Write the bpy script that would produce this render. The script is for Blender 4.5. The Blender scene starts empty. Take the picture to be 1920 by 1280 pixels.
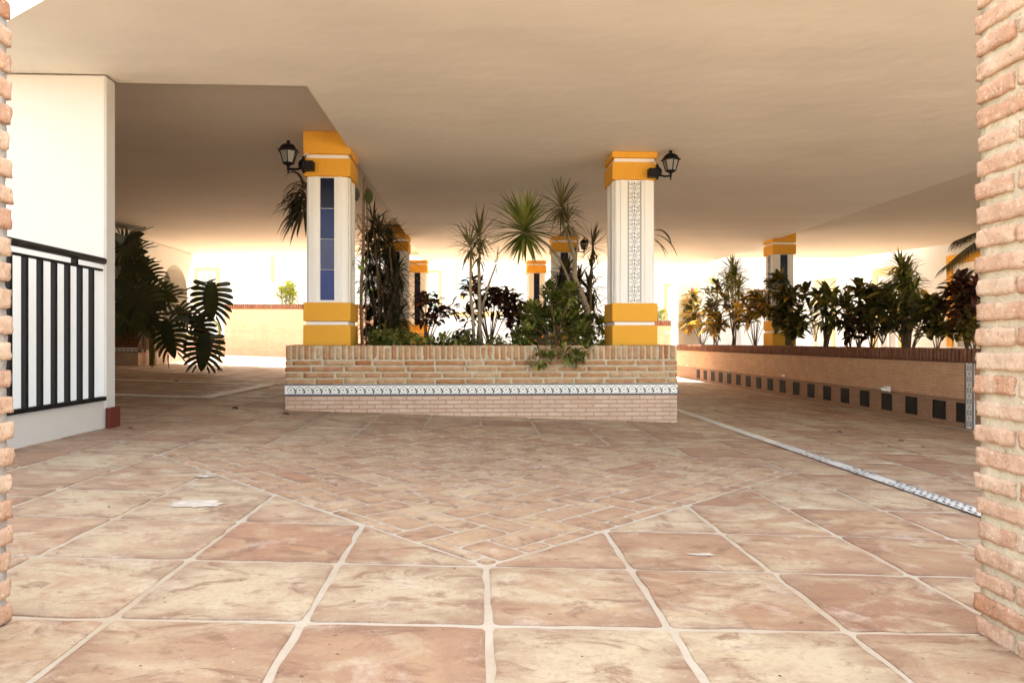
import bpy, math, random
from mathutils import Vector, Matrix, noise

# ------------------------------------------------------------------ camera model (also used to place things at their true depth)
F, H, TH = 1350.0, 0.65, 0.048
CT, ST = math.cos(TH), math.sin(TH)
SLOPE = 0.037
R = random.Random(11)
U = R.uniform
col = bpy.context.scene.collection
PI = math.pi


def at(px, py, Y):
    u = (px - 960) / F
    v = (py - 640) / F
    dx = u * CT + ST
    dy = CT - u * ST
    t = Y / dy
    return Vector((t * dx, Y, H - v * t))


def atX(px, py, X):
    u = (px - 960) / F
    v = (py - 640) / F
    dx = u * CT + ST
    dy = CT - u * ST
    t = X / dx
    return Vector((X, t * dy, H - v * t))


def fz(x):
    return -SLOPE * max(-9.0, min(10.0, x))


# ------------------------------------------------------------------ mesh builder
ORG = {}


class MB:
    def __init__(s):
        s.v = []
        s.f = []
        s.m = []

    def add(s, vs, fs, m=0):
        o = len(s.v)
        s.v += [Vector(p) for p in vs]
        for f in fs:
            s.f.append([i + o for i in f])
            s.m.append(m)

    def box(s, x0, x1, y0, y1, z0, z1, m=0):
        vs = [(x, y, z) for z in (z0, z1) for y in (y0, y1) for x in (x0, x1)]
        s.add(vs, [(0, 2, 3, 1), (4, 5, 7, 6), (0, 1, 5, 4), (2, 6, 7, 3), (0, 4, 6, 2), (1, 3, 7, 5)], m)

    def bbox(s, x0, x1, y0, y1, z0, z1, b=0.004, m=0):
        """bevelled box: 24 vertices"""
        X = (x0, x1)
        Y = (y0, y1)
        Z = (z0, z1)
        vs = []
        ix = {}
        for i in (0, 1):
            for j in (0, 1):
                for k in (0, 1):
                    sx, sy, sz = (1 - 2 * i), (1 - 2 * j), (1 - 2 * k)
                    for ax in range(3):
                        ix[(i, j, k, ax)] = len(vs)
                        vs.append((X[i] + (0 if ax == 0 else b * sx), Y[j] + (0 if ax == 1 else b * sy), Z[k] + (0 if ax == 2 else b * sz)))
        fs = []

        def q(a):
            fs.append(tuple(ix[t] for t in a))
        for i in (0, 1):
            q([(i, 0, 0, 0), (i, 1, 0, 0), (i, 1, 1, 0), (i, 0, 1, 0)][::1 if i else -1])
            q([(0, i, 0, 1), (1, i, 0, 1), (1, i, 1, 1), (0, i, 1, 1)][::-1 if i else 1])
            q([(0, 0, i, 2), (1, 0, i, 2), (1, 1, i, 2), (0, 1, i, 2)][::1 if i else -1])
        for a in (0, 1):
            for c in (0, 1):
                q([(a, c, 0, 0), (a, c, 1, 0), (a, c, 1, 1), (a, c, 0, 1)])
                q([(a, 0, c, 0), (a, 1, c, 0), (a, 1, c, 2), (a, 0, c, 2)])
                q([(0, a, c, 1), (1, a, c, 1), (1, a, c, 2), (0, a, c, 2)])
        for i in (0, 1):
            for j in (0, 1):
                for k in (0, 1):
                    q([(i, j, k, 0), (i, j, k, 1), (i, j, k, 2)])
        s.add(vs, fs, m)

    def brick(s, x0, x1, y0, y1, z0, z1, r=0.008, amp=0.003, seg=0.03, m=0, nfreq=35, lo=1.4):
        """worn brick: subdivided rounded box with noise"""
        n = [max(2, int(round(d / seg))) for d in (x1 - x0, y1 - y0, z1 - z0)]
        n[2] = max(3, n[2])
        c = Vector(((x0 + x1) / 2, (y0 + y1) / 2, (z0 + z1) / 2))
        h = Vector(((x1 - x0) / 2, (y1 - y0) / 2, (z1 - z0) / 2))
        idx = {}
        vs = []
        fs = []
        sh = Vector((U(0, 50), U(0, 50), U(0, 50)))

        def gv(i, j, k):
            key = (i, j, k)
            if key in idx:
                return idx[key]
            p = Vector((h.x * (2 * i / n[0] - 1), h.y * (2 * j / n[1] - 1), h.z * (2 * k / n[2] - 1)))
            q = Vector([max(-h[a] + r, min(h[a] - r, p[a])) for a in range(3)])
            d = p - q
            nn = d.normalized() if d.length > 1e-9 else Vector((0, 0, 0))
            if d.length > 1e-9:
                p = q + nn * r
            w = noise.noise(p * nfreq + sh) * amp + noise.noise(p * nfreq * 0.35 + sh * 2) * amp * lo
            p = p + nn * w
            idx[key] = len(vs)
            vs.append(p + c)
            return idx[key]
        for ax in range(3):
            b, cc = [(1, 2), (2, 0), (0, 1)][ax]
            for side in (0, n[ax]):
                for i in range(n[b]):
                    for j in range(n[cc]):
                        qs = []
                        for (di, dj) in ((0, 0), (1, 0), (1, 1), (0, 1)):
                            t = [0, 0, 0]
                            t[ax] = side
                            t[b] = i + di
                            t[cc] = j + dj
                            qs.append(gv(*t))
                        fs.append(tuple(qs if side else qs[::-1]))
        s.add(vs, fs, m)

    def tube(s, pts, rad, n=6, m=0, cap=True):
        pts = [Vector(p) for p in pts]
        if not isinstance(rad, (list, tuple)):
            rad = [rad] * len(pts)
        vs = []
        prev = None
        for i, p in enumerate(pts):
            d = (pts[min(i + 1, len(pts) - 1)] - pts[max(i - 1, 0)]).normalized()
            if prev is None:
                a = d.orthogonal().normalized()
            else:
                a = (prev - d * prev.dot(d)).normalized()
            prev = a
            b = d.cross(a)
            for k in range(n):
                t = 2 * PI * k / n
                vs.append(p + (a * math.cos(t) + b * math.sin(t)) * rad[i])
        fs = []
        for i in range(len(pts) - 1):
            for k in range(n):
                k2 = (k + 1) % n
                fs.append((i * n + k, i * n + k2, (i + 1) * n + k2, (i + 1) * n + k))
        if cap:
            fs.append(tuple(range(n))[::-1])
            fs.append(tuple((len(pts) - 1) * n + k for k in range(n)))
        s.add(vs, fs, m)

    def lathe(s, prof, c, n=12, m=0, rot=0.0, flat=False):
        """profile [(r,z)] about the vertical axis at c"""
        vs = []
        fs = []
        for (r, z) in prof:
            for k in range(n):
                t = 2 * PI * k / n + rot
                vs.append((c[0] + r * math.cos(t), c[1] + r * math.sin(t), c[2] + z))
        for i in range(len(prof) - 1):
            for k in range(n):
                k2 = (k + 1) % n
                fs.append((i * n + k, i * n + k2, (i + 1) * n + k2, (i + 1) * n + k))
        fs.append(tuple(range(n))[::-1])
        fs.append(tuple((len(prof) - 1) * n + k for k in range(n)))
        s.add(vs, fs, m)

    def prism(s, pts, z0, z1, m=0):
        n = len(pts)
        vs = [(p[0], p[1], z0) for p in pts] + [(p[0], p[1], z1) for p in pts]
        fs = [tuple(range(n))[::-1], tuple(range(n, 2 * n))]
        for i in range(n):
            j = (i + 1) % n
            fs.append((i, j, n + j, n + i))
        s.add(vs, fs, m)

    def leaf(s, p, d, L, w, droop=0.5, seg=6, fold=0.25, prof='strap', m=0, roll=None, twist=0.0):
        p = Vector(p)
        d = Vector(d).normalized()
        if roll is None:
            side = d.cross(Vector((0, 0, 1)))
            if side.length < 0.2:
                side = d.cross(Vector((U(-1, 1), U(-1, 1), 0.1)))
        else:
            side = d.cross(Vector(roll))
        if side.length < 1e-4:
            side = d.orthogonal()
        side.normalize()
        st = L / seg
        vs = []
        for i in range(seg + 1):
            t = i / seg
            if prof == 'strap':
                ww = w * (0.55 + 1.5 * t if t < 0.3 else 1.0 - ((t - 0.3) / 0.7) ** 1.6)
            elif prof == 'oval':
                ww = w * max(0.06, math.sin(PI * min(1, t * 0.97 + 0.02)) ** 0.75)
            else:
                ww = w * max(0.05, math.sin(PI * t ** 0.75) ** 0.8)
            ww = max(ww, w * 0.04)
            nrm = side.cross(d).normalized()
            vs += [p - side * ww * 0.5 + nrm * ww * fold, p.copy(), p + side * ww * 0.5 + nrm * ww * fold]
            p = p + d * st
            d = (d + Vector((0, 0, -droop * st / max(L, 1e-6) * 1.0))).normalized()
            side = (side - d * side.dot(d)).normalized()
            if twist:
                side = (Matrix.Rotation(twist / seg, 3, d) @ side).normalized()
        fs = []
        for i in range(seg):
            a = i * 3
            fs.append((a, a + 1, a + 4, a + 3))
            fs.append((a + 1, a + 2, a + 5, a + 4))
        s.add(vs, fs, m)

    def build(s, name, mats, parent=None, smooth=False, kind=None):
        me = bpy.data.meshes.new(name)
        o = ORG.get(parent.name, Vector((0, 0, 0))) if parent else Vector((0, 0, 0))
        me.from_pydata([tuple(p - o) for p in s.v], [], s.f)
        if not isinstance(mats, (list, tuple)):
            mats = [mats]
        for mt in mats:
            me.materials.append(mt)
        me.polygons.foreach_set('material_index', s.m)
        if smooth:
            me.polygons.foreach_set('use_smooth', [True] * len(me.polygons))
        me.update()
        ob = bpy.data.objects.new(name, me)
        col.objects.link(ob)
        if parent:
            ob.parent = parent
            ORG[ob.name] = o
        if kind:
            ob['kind'] = kind
        return ob


def thing(name, label, cat, loc=(0, 0, 0), group=None):
    o = bpy.data.objects.new(name, None)
    o.empty_display_size = 0.1
    col.objects.link(o)
    o.location = loc
    ORG[o.name] = Vector(loc)
    o['label'] = label
    o['category'] = cat
    if group:
        o['group'] = group
    return o


def tag(o, label, cat, group=None):
    o['label'] = label
    o['category'] = cat
    if group:
        o['group'] = group
    return o


# ------------------------------------------------------------------ materials
class NT:
    def __init__(s, name):
        s.mat = bpy.data.materials.new(name)
        s.mat.use_nodes = True
        s.t = s.mat.node_tree
        s.t.nodes.clear()
        s.out = s.t.nodes.new('ShaderNodeOutputMaterial')
        s.b = s.t.nodes.new('ShaderNodeBsdfPrincipled')
        s.t.links.new(s.b.outputs[0], s.out.inputs[0])
        s.co = s.t.nodes.new('ShaderNodeTexCoord').outputs['Object']
        s.geo = s.t.nodes.new('ShaderNodeNewGeometry')

    def n(s, typ, **kw):
        x = s.t.nodes.new(typ)
        for k, v in kw.items():
            setattr(x, k, v)
        return x

    def set(s, sock, v):
        if hasattr(v, 'links'):
            s.t.links.new(v, sock)
        elif isinstance(v, (tuple, list)) and len(v) == 3 and sock.type == 'RGBA':
            sock.default_value = (*v, 1)
        else:
            sock.default_value = v

    def mapped(s, scale=(1, 1, 1), rot=(0, 0, 0), loc=(0, 0, 0), src=None):
        m = s.n('ShaderNodeMapping')
        s.set(m.inputs['Vector'], src or s.co)
        m.inputs['Scale'].default_value = scale
        m.inputs['Rotation'].default_value = rot
        m.inputs['Location'].default_value = loc
        return m.outputs[0]

    def noise(s, scale, detail=5, rough=0.6, vec=None, dist=0.0):
        x = s.n('ShaderNodeTexNoise')
        s.set(x.inputs['Vector'], vec or s.co)
        x.inputs['Scale'].default_value = scale
        x.inputs['Detail'].default_value = detail
        x.inputs['Roughness'].default_value = rough
        x.inputs['Distortion'].default_value = dist
        return x.outputs[0]

    def rand(s):
        return s.geo.outputs['Random Per Island']

    def ramp(s, fac, stops, interp='LINEAR'):
        x = s.n('ShaderNodeValToRGB')
        x.color_ramp.interpolation = interp
        e = x.color_ramp.elements
        while len(e) < len(stops):
            e.new(0.5)
        for i, (p, c) in enumerate(stops):
            e[i].position = p
            if not isinstance(c, (tuple, list)):
                c = (c, c, c)
            e[i].color = (*c, 1)
        s.set(x.inputs[0], fac)
        return x.outputs[0]

    def mix(s, fac, a, b, mode='MIX'):
        x = s.n('ShaderNodeMix', data_type='RGBA', blend_type=mode)
        s.set(x.inputs[0], fac)
        s.set(x.inputs[6], a)
        s.set(x.inputs[7], b)
        return x.outputs[2]

    def math(s, op, a, b=0.0):
        x = s.n('ShaderNodeMath', operation=op)
        s.set(x.inputs[0], a)
        s.set(x.inputs[1], b)
        return x.outputs[0]

    def bump(s, h, strength=0.3, dist=0.01, prev=None):
        x = s.n('ShaderNodeBump')
        x.inputs['Strength'].default_value = strength
        x.inputs['Distance'].default_value = dist
        s.set(x.inputs['Height'], h)
        if prev:
            s.set(x.inputs['Normal'], prev)
        return x.outputs[0]

    def done(s, color, rough=0.7, normal=None, spec=0.3):
        s.set(s.b.inputs['Base Color'], color)
        s.set(s.b.inputs['Roughness'], rough)
        s.b.inputs['Specular IOR Level'].default_value = spec
        if normal:
            s.set(s.b.inputs['Normal'], normal)
        return s.mat


def simple(name, c, rough=0.6, var=0.12, scale=6, bump=0.1, bscale=60, spec=0.3):
    m = NT(name)
    f = m.noise(scale, 5)
    c2 = tuple(x * (1 - var * 2) for x in c)
    c1 = tuple(min(1, x * (1 + var)) for x in c)
    return m.done(m.mix(f, c2, c1), rough, m.bump(m.noise(bscale, 4), bump, 0.004), spec)


def plaster(name, c, var=0.05, wav=0.25, dirt=(0.55, 0.45, 0.33), dirt_amt=0.12, band=0.0):
    m = NT(name)
    big = m.noise(0.9, 5, 0.55)
    cc = m.mix(m.ramp(big, [(0.3, 0.0), (0.7, 1.0)]), tuple(x * (1 - var) for x in c), c)
    st = m.ramp(m.noise(2.2, 7, 0.7, dist=0.6), [(0.52, 0.0), (0.8, dirt_amt * 2)])
    cc = m.mix(st, cc, dirt)
    n1 = m.bump(m.noise(1.6, 3, 0.5), wav, 0.05)
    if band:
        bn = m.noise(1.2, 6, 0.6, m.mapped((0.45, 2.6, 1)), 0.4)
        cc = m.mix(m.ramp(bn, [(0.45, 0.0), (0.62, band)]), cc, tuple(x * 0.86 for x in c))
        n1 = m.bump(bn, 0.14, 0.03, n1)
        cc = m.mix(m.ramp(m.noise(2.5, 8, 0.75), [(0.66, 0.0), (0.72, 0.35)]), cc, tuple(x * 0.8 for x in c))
    n2 = m.bump(m.noise(90, 3), 0.08, 0.003, n1)
    return m.done(cc, 0.85, n2, 0.2)


def leafmat(name, stops, rough=0.45, trans=0.25, spec=0.4):
    m = NT(name)
    c = m.ramp(m.rand(), stops)
    c = m.mix(m.ramp(m.noise(14, 3), [(0.35, 0.0), (0.75, 0.45)]), c, tuple(x * 0.45 for x in stops[0][1]))
    mat = m.done(c, rough, None, spec)
    t = m.n('ShaderNodeBsdfTranslucent')
    m.set(t.inputs[0], c)
    mx = m.n('ShaderNodeMixShader')
    mx.inputs[0].default_value = trans
    m.t.links.new(m.b.outputs[0], mx.inputs[1])
    m.t.links.new(t.outputs[0], mx.inputs[2])
    m.t.links.new(mx.outputs[0], m.out.inputs[0])
    return mat


def brickmat(name, stops, stain=(0.62, 0.52, 0.38), stain_amt=0.5, bump=0.5, pits=0.0):
    m = NT(name)
    c = m.ramp(m.rand(), stops)
    c = m.mix(m.ramp(m.noise(22, 6, 0.65), [(0.35, 0.0), (0.75, 0.55)]), c, tuple(x * 0.55 for x in stops[0][1]))
    c = m.mix(m.ramp(m.noise(9, 7, 0.7, dist=0.5), [(0.48, 0.0), (0.72, stain_amt)]), c, stain)
    n1 = m.bump(m.noise(55, 6, 0.65), bump, 0.006)
    n2 = m.bump(m.noise(240, 3), 0.5 if pits else 0.3, 0.0015, n1)
    if pits:
        pf = m.ramp(m.noise(95, 3, 0.6), [(0.60, 0.0), (0.70, 1.0)])
        n2 = m.bump(pf, -1.0, 0.004, n2)
        c = m.mix(m.math('MULTIPLY', pf, pits), c, tuple(x * 0.4 for x in stops[0][1]))
        c = m.mix(m.ramp(m.noise(130, 2, 0.5), [(0.62, 0.0), (0.72, 0.6)]), c, tuple(min(1, x * 1.15) for x in stain))
    return m.done(c, 0.9, n2, 0.15)


def tilebrick(name, c1, c2, mort, w=0.12, h=0.03, plane='xz', joint=0.004):
    """fine brick-patterned facing tiles"""
    m = NT(name)
    sp = m.n('ShaderNodeSeparateXYZ')
    m.set(sp.inputs[0], m.co)
    cb = m.n('ShaderNodeCombineXYZ')
    m.set(cb.inputs[0], sp.outputs[0 if plane == 'xz' else 1])
    m.set(cb.inputs[1], sp.outputs[2])
    v = cb.outputs[0]
    b = m.n('ShaderNodeTexBrick')
    m.set(b.inputs['Vector'], v)
    b.inputs['Color1'].default_value = (*c1, 1)
    b.inputs['Color2'].default_value = (*c2, 1)
    b.inputs['Mortar'].default_value = (*mort, 1)
    b.inputs['Scale'].default_value = 1.0
    b.inputs['Mortar Size'].default_value = joint
    b.inputs['Mortar Smooth'].default_value = 0.4
    b.inputs['Brick Width'].default_value = w
    b.inputs['Row Height'].default_value = h
    c = m.mix(m.ramp(m.noise(5, 6, 0.65), [(0.4, 0.0), (0.75, 0.5)]), b.outputs['Color'], tuple(x * 0.7 for x in c2))
    c = m.mix(m.ramp(m.noise(13, 7, 0.7), [(0.55, 0.0), (0.75, 0.4)]), c, (0.66, 0.58, 0.48))
    n = m.bump(m.math('MULTIPLY', b.outputs['Fac'], -1.0), 0.9, 0.006)
    n = m.bump(m.noise(80, 4), 0.2, 0.003, n)
    return m.done(c, 0.75, n, 0.25)


M = {}
M['plaster'] = plaster('white_plaster', (0.60, 0.58, 0.535))
M['spill'] = simple('dried_paint', (0.60, 0.52, 0.43), 0.9, 0.3, 30, 0.4, 90)
M['ochrepale'] = plaster('glare_paled_ochre', (0.62, 0.47, 0.24), dirt_amt=0.05)  # paler than the column ochre: outdoor glare put into the colour
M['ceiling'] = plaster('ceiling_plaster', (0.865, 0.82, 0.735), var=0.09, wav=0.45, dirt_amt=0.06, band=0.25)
M['ceiling2'] = plaster('raised_ceiling_shaded', (0.74, 0.675, 0.585), var=0.08, wav=0.35, dirt_amt=0.08, band=0.25)  # darker than the low ceiling: shade of the bays put into the colour
M['linepaint'] = simple('line_paint', (0.86, 0.84, 0.78), 0.6, 0.06, 14, 0.08)
M['shaft'] = plaster('shaft_paint', (0.80, 0.785, 0.74), dirt_amt=0.06, wav=0.1)
M['ochre'] = plaster('ochre_paint', (0.74, 0.37, 0.045), var=0.12, wav=0.12, dirt=(0.42, 0.18, 0.03), dirt_amt=0.34)
M['outwall'] = plaster('outer_wall_plaster', (0.66, 0.64, 0.60), dirt_amt=0.05)  # one even tone for all outer walls
M['iron'] = simple('black_iron', (0.006, 0.005, 0.005), 0.5, 0.2, 20, 0.15, 90, 0.2)
M['redtile'] = simple('red_skirting', (0.12, 0.022, 0.012), 0.4, 0.15, 12, 0.05)
M['whitepaint'] = simple('white_paint', (0.78, 0.76, 0.70), 0.55, 0.06, 12, 0.08)
M['lineworn'] = simple('worn_line_paint', (0.70, 0.66, 0.56), 0.7, 0.25, 14, 0.1)
M['glaze_w'] = simple('white_glaze', (0.78, 0.77, 0.72), 0.22, 0.05, 25, 0.03, 40, 0.5)
M['glaze_b'] = simple('blue_grey_glaze', (0.045, 0.05, 0.075), 0.25, 0.2, 30, 0.03, 40, 0.5)
M['glaze_o'] = simple('olive_glaze', (0.30, 0.30, 0.08), 0.25, 0.2, 60, 0.03, 40, 0.5)
M['glaze_g'] = simple('grey_glaze', (0.17, 0.16, 0.165), 0.28, 0.2, 40, 0.03, 40, 0.5)
M['soil'] = simple('dark_soil', (0.035, 0.024, 0.016), 0.95, 0.3, 20, 0.6, 40, 0.1)
M['olive'] = simple('olive_paint', (0.14, 0.13, 0.02), 0.5, 0.15, 12, 0.1)
M['dark'] = simple('dark_recess', (0.018, 0.013, 0.011), 0.7, 0.25, 8, 0.2, 50, 0.2)
M['winglass'] = simple('window_glass', (0.16, 0.19, 0.2), 0.12, 0.1, 3, 0.0, 10, 0.6)
M['shutter'] = simple('grey_shutter', (0.38, 0.37, 0.35), 0.5, 0.1, 6, 0.05)
M['palegreen'] = simple('pale_green_shutter', (0.42, 0.62, 0.5), 0.5, 0.1, 6, 0.05)
M['paleblue'] = simple('pale_blue_glass', (0.35, 0.5, 0.62), 0.3, 0.1, 6, 0.02)


def mk_blue(i, c, r):
    m = NT('blue_glaze_reflect_%d' % i)
    cc = m.mix(m.ramp(m.noise(7, 5, 0.6), [(0.35, 0.0), (0.75, 0.6)]), c, tuple(min(1, x * 1.7 + 0.004) for x in c))
    return m.done(cc, r, m.bump(m.noise(9, 3), 0.12, 0.01), 0.22)


M['blue'] = [mk_blue(0, (0.002, 0.003, 0.018), 0.25), mk_blue(1, (0.004, 0.009, 0.07), 0.22),
             mk_blue(2, (0.04, 0.045, 0.11), 0.2), mk_blue(3, (0.009, 0.018, 0.13), 0.22)]  # dark top, paler lower tiles: reflected outdoor light put into the glaze colours

m = NT('lantern_glass')
m.b.inputs['Transmission Weight'].default_value = 0.75
M['lglass'] = m.done(m.mix(m.noise(12, 4), (0.62, 0.58, 0.5), (0.85, 0.82, 0.74)), 0.35, None, 0.4)

# terracotta floor tiles
TERRA = [(0.0, (0.262, 0.152, 0.088)), (0.18, (0.407, 0.273, 0.175)), (0.36, (0.320, 0.205, 0.120)), (0.55, (0.427, 0.310, 0.205)), (0.75, (0.339, 0.210, 0.120)), (0.9, (0.436, 0.352, 0.230)), (1.0, (0.369, 0.215, 0.125))]


def terracotta(name, stops, cream, cream_amt, lo=0.42, hi=0.66, rim_amt=0.75):
    m = NT(name)
    c = m.ramp(m.rand(), stops)
    v = m.n('ShaderNodeCombineXYZ')
    m.set(v.inputs[0], m.math('MULTIPLY', m.rand(), 37.0))
    m.set(v.inputs[1], m.math('MULTIPLY', m.rand(), 91.0))
    ad = m.n('ShaderNodeVectorMath', operation='ADD')
    m.set(ad.inputs[0], m.co)
    m.set(ad.inputs[1], v.outputs[0])
    pv = ad.outputs[0]
    c = m.mix(m.ramp(m.noise(4.5, 6, 0.62, pv, 0.8), [(0.42, 0.0), (0.66, 0.7)]), c, (0.28, 0.15, 0.10))
    cn = m.noise(3.2, 8, 0.68, m.mapped((1.0, 1.3, 1), src=pv), 1.2)
    cn = m.math('ADD', cn, m.math('MULTIPLY', m.math('SUBTRACT', m.math('FRACT', m.math('MULTIPLY', m.rand(), 17.3)), 0.5), 0.24))
    f = m.ramp(cn, [(lo, 0.0), (hi, cream_amt)])
    c = m.mix(f, c, cream)
    rim = m.n('ShaderNodeAttribute', attribute_name='rim').outputs['Fac']
    rn = m.math('MULTIPLY', rim, m.ramp(m.noise(5.5, 6, 0.7, m.mapped((0.6, 1.5, 1), src=pv), 0.8), [(0.40, 0.0), (0.60, 1.0)]))
    c = m.mix(m.math('MULTIPLY', rn, rim_amt), c, (0.21, 0.115, 0.075))
    c = m.mix(m.ramp(m.noise(6.5, 8, 0.72, m.mapped((0.8, 1.35, 1), src=pv), 1.3), [(0.52, 0.0), (0.62, 0.8)]), c, (0.205, 0.112, 0.07))
    c = m.mix(m.ramp(m.noise(7, 6, 0.7, None, 0.5), [(0.56, 0.0), (0.74, 0.55)]), c, (0.60, 0.52, 0.43))
    c = m.mix(m.ramp(m.noise(70, 4, 0.7), [(0.50, 0.0), (0.72, 0.45)]), c, (0.25, 0.14, 0.09))
    c = m.mix(m.ramp(m.noise(160, 2, 0.5), [(0.70, 0.0), (0.76, 0.6)]), c, (0.66, 0.58, 0.48))
    c = m.mix(m.ramp(m.noise(38, 2, 0.5), [(0.72, 0.0), (0.76, 0.85)]), c, (0.10, 0.06, 0.05))
    n1 = m.bump(m.noise(6, 4, 0.6, pv), 0.35, 0.012)
    n2 = m.bump(m.noise(60, 6, 0.7), 0.35, 0.003, n1)
    rg = m.ramp(m.noise(5, 5, 0.6), [(0.3, 0.45), (0.7, 0.75)])
    return m.done(c, rg, n2, 0.3)


M['terra'] = terracotta('terracotta_tile', TERRA, (0.455, 0.372, 0.25), 0.85, 0.45, 0.61)
M['herring'] = terracotta('herringbone_brick', [(0.0, (0.37, 0.23, 0.14)), (0.35, (0.43, 0.285, 0.175)), (0.7, (0.40, 0.26, 0.155)), (0.95, (0.45, 0.32, 0.205)), (1.0, (0.33, 0.165, 0.09))], (0.47, 0.355, 0.225), 0.7, 0.42, 0.64, 0.5)
m = NT('floor_grout')
c = m.mix(m.noise(3, 6, 0.65), (0.40, 0.34, 0.26), (0.51, 0.45, 0.365))
c = m.mix(m.ramp(m.noise(40, 5, 0.7), [(0.52, 0.0), (0.75, 0.5)]), c, (0.38, 0.29, 0.21))
c = m.mix(m.ramp(m.noise(1.3, 7, 0.7), [(0.44, 0.0), (0.62, 0.75)]), c, (0.38, 0.28, 0.185))
M['grout'] = m.done(c, 0.9, m.bump(m.noise(90, 5, 0.7), 0.4, 0.004), 0.2)
M['street'] = simple('pale_street', (0.62, 0.54, 0.445), 0.9, 0.1, 1.5, 0.2, 30)

PIERB = [(0.0, (0.50, 0.29, 0.19)), (0.25, (0.62, 0.42, 0.29)), (0.5, (0.56, 0.34, 0.225)), (0.75, (0.66, 0.50, 0.36)), (1.0, (0.46, 0.22, 0.12))]
M['pierbrick'] = brickmat('pier_brick', PIERB, (0.70, 0.57, 0.43), 0.85, 1.0, 0.6)
M['piermortar'] = brickmat('sandy_mortar', [(0, (0.60, 0.52, 0.37)), (1, (0.64, 0.55, 0.41))], (0.70, 0.62, 0.49), 0.5, 1.0, 0.5)
M['greymortar'] = brickmat('grey_mortar', [(0, (0.47, 0.44, 0.40)), (1, (0.52, 0.49, 0.44))], (0.58, 0.55, 0.5), 0.3, 0.8)
M['planterbrick'] = brickmat('planter_brick', [(0, (0.38, 0.165, 0.07)), (0.3, (0.47, 0.27, 0.14)), (0.6, (0.42, 0.22, 0.10)), (0.85, (0.52, 0.36, 0.21)), (1, (0.36, 0.13, 0.05))], (0.54, 0.42, 0.28), 0.55, 0.7)
M['plantermortar'] = brickmat('planter_mortar', [(0, (0.50, 0.42, 0.29)), (1, (0.54, 0.46, 0.32))], (0.6, 0.53, 0.4), 0.4, 0.6)
M['coping'] = brickmat('coping_brick', [(0, (0.16, 0.06, 0.035)), (0.5, (0.24, 0.10, 0.055)), (1, (0.20, 0.10, 0.06))], (0.30, 0.20, 0.12), 0.35, 0.6)
M['copmortar'] = brickmat('coping_mortar', [(0, (0.12, 0.07, 0.05)), (1, (0.14, 0.08, 0.06))], (0.2, 0.14, 0.1), 0.3, 0.4)
M['pinkface'] = tilebrick('pink_facing_tile', (0.62, 0.45, 0.34), (0.55, 0.37, 0.26), (0.46, 0.29, 0.19), w=0.135, h=0.036, joint=0.0055)
M['rightface'] = tilebrick('right_facing_tile', (0.56, 0.34, 0.20), (0.50, 0.28, 0.15), (0.62, 0.44, 0.29), w=0.14, h=0.03, plane='yz')
M['rightface2'] = tilebrick('right_plinth_tile', (0.34, 0.20, 0.12), (0.30, 0.16, 0.09), (0.38, 0.25, 0.16), w=0.14, h=0.03, plane='yz')
M['farpink'] = tilebrick('far_pink_tile', (0.58, 0.33, 0.21), (0.54, 0.29, 0.18), (0.6, 0.38, 0.26), w=0.25, h=0.06)
M['farpinkX'] = tilebrick('side_pink_tile', (0.60, 0.40, 0.32), (0.56, 0.36, 0.28), (0.6, 0.45, 0.36), w=0.25, h=0.06, plane='yz')

# leaves and stems
M['l_yucca'] = leafmat('yucca_leaf', [(0, (0.090, 0.118, 0.022)), (0.5, (0.180, 0.216, 0.040)), (1, (0.360, 0.360, 0.090))])
M['l_drac'] = leafmat('dracaena_leaf', [(0, (0.090, 0.075, 0.030)), (0.5, (0.180, 0.165, 0.060)), (1, (0.360, 0.300, 0.135))])
M['l_dark'] = leafmat('dark_strap_leaf', [(0, (0.022, 0.019, 0.008)), (0.6, (0.042, 0.038, 0.013)), (1, (0.120, 0.096, 0.036))], trans=0.12)
M['l_dry'] = leafmat('dry_leaf', [(0, (0.05, 0.025, 0.01)), (0.6, (0.12, 0.06, 0.02)), (1, (0.26, 0.14, 0.05))], 0.7, 0.2)
M['l_croton'] = leafmat('dark_croton_leaf', [(0, (0.035, 0.014, 0.008)), (0.5, (0.075, 0.022, 0.011)), (0.8, (0.05, 0.045, 0.012)), (1, (0.30, 0.075, 0.016))], 0.4, 0.18)
M['l_crotony'] = leafmat('yellow_croton_leaf', [(0, (0.067, 0.049, 0.014)), (0.4, (0.134, 0.112, 0.018)), (0.7, (0.493, 0.314, 0.034)), (0.88, (0.941, 0.582, 0.067)), (1, (0.358, 0.067, 0.027))], 0.4, 0.25)
M['l_crotond'] = leafmat('mixed_croton_leaf', [(0, (0.045, 0.042, 0.012)), (0.55, (0.085, 0.082, 0.017)), (0.86, (0.14, 0.12, 0.022)), (1, (0.52, 0.31, 0.05))], 0.4, 0.22)
M['l_green'] = leafmat('green_bush_leaf', [(0, (0.068, 0.091, 0.018)), (0.5, (0.137, 0.170, 0.032)), (1, (0.365, 0.342, 0.080))], 0.4, 0.25)
M['l_monst'] = leafmat('monstera_leaf', [(0, (0.024, 0.034, 0.011)), (0.7, (0.048, 0.062, 0.018)), (1, (0.09, 0.10, 0.03))], 0.28, 0.15, 0.6)
M['l_bright'] = leafmat('bright_leaf', [(0, (0.14, 0.26, 0.02)), (1, (0.22, 0.36, 0.04))], 0.4, 0.3)
M['l_lime'] = leafmat('lime_leaf', [(0, (0.34, 0.36, 0.03)), (1, (0.5, 0.5, 0.07))], 0.5, 0.4)
M['l_corn'] = leafmat('corn_plant_leaf', [(0, (0.062, 0.073, 0.017)), (0.6, (0.114, 0.125, 0.025)), (1, (0.416, 0.354, 0.062))], 0.4, 0.2)
M['bark_pale'] = simple('pale_stem', (0.40, 0.32, 0.21), 0.8, 0.25, 18, 0.5, 60)
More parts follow.
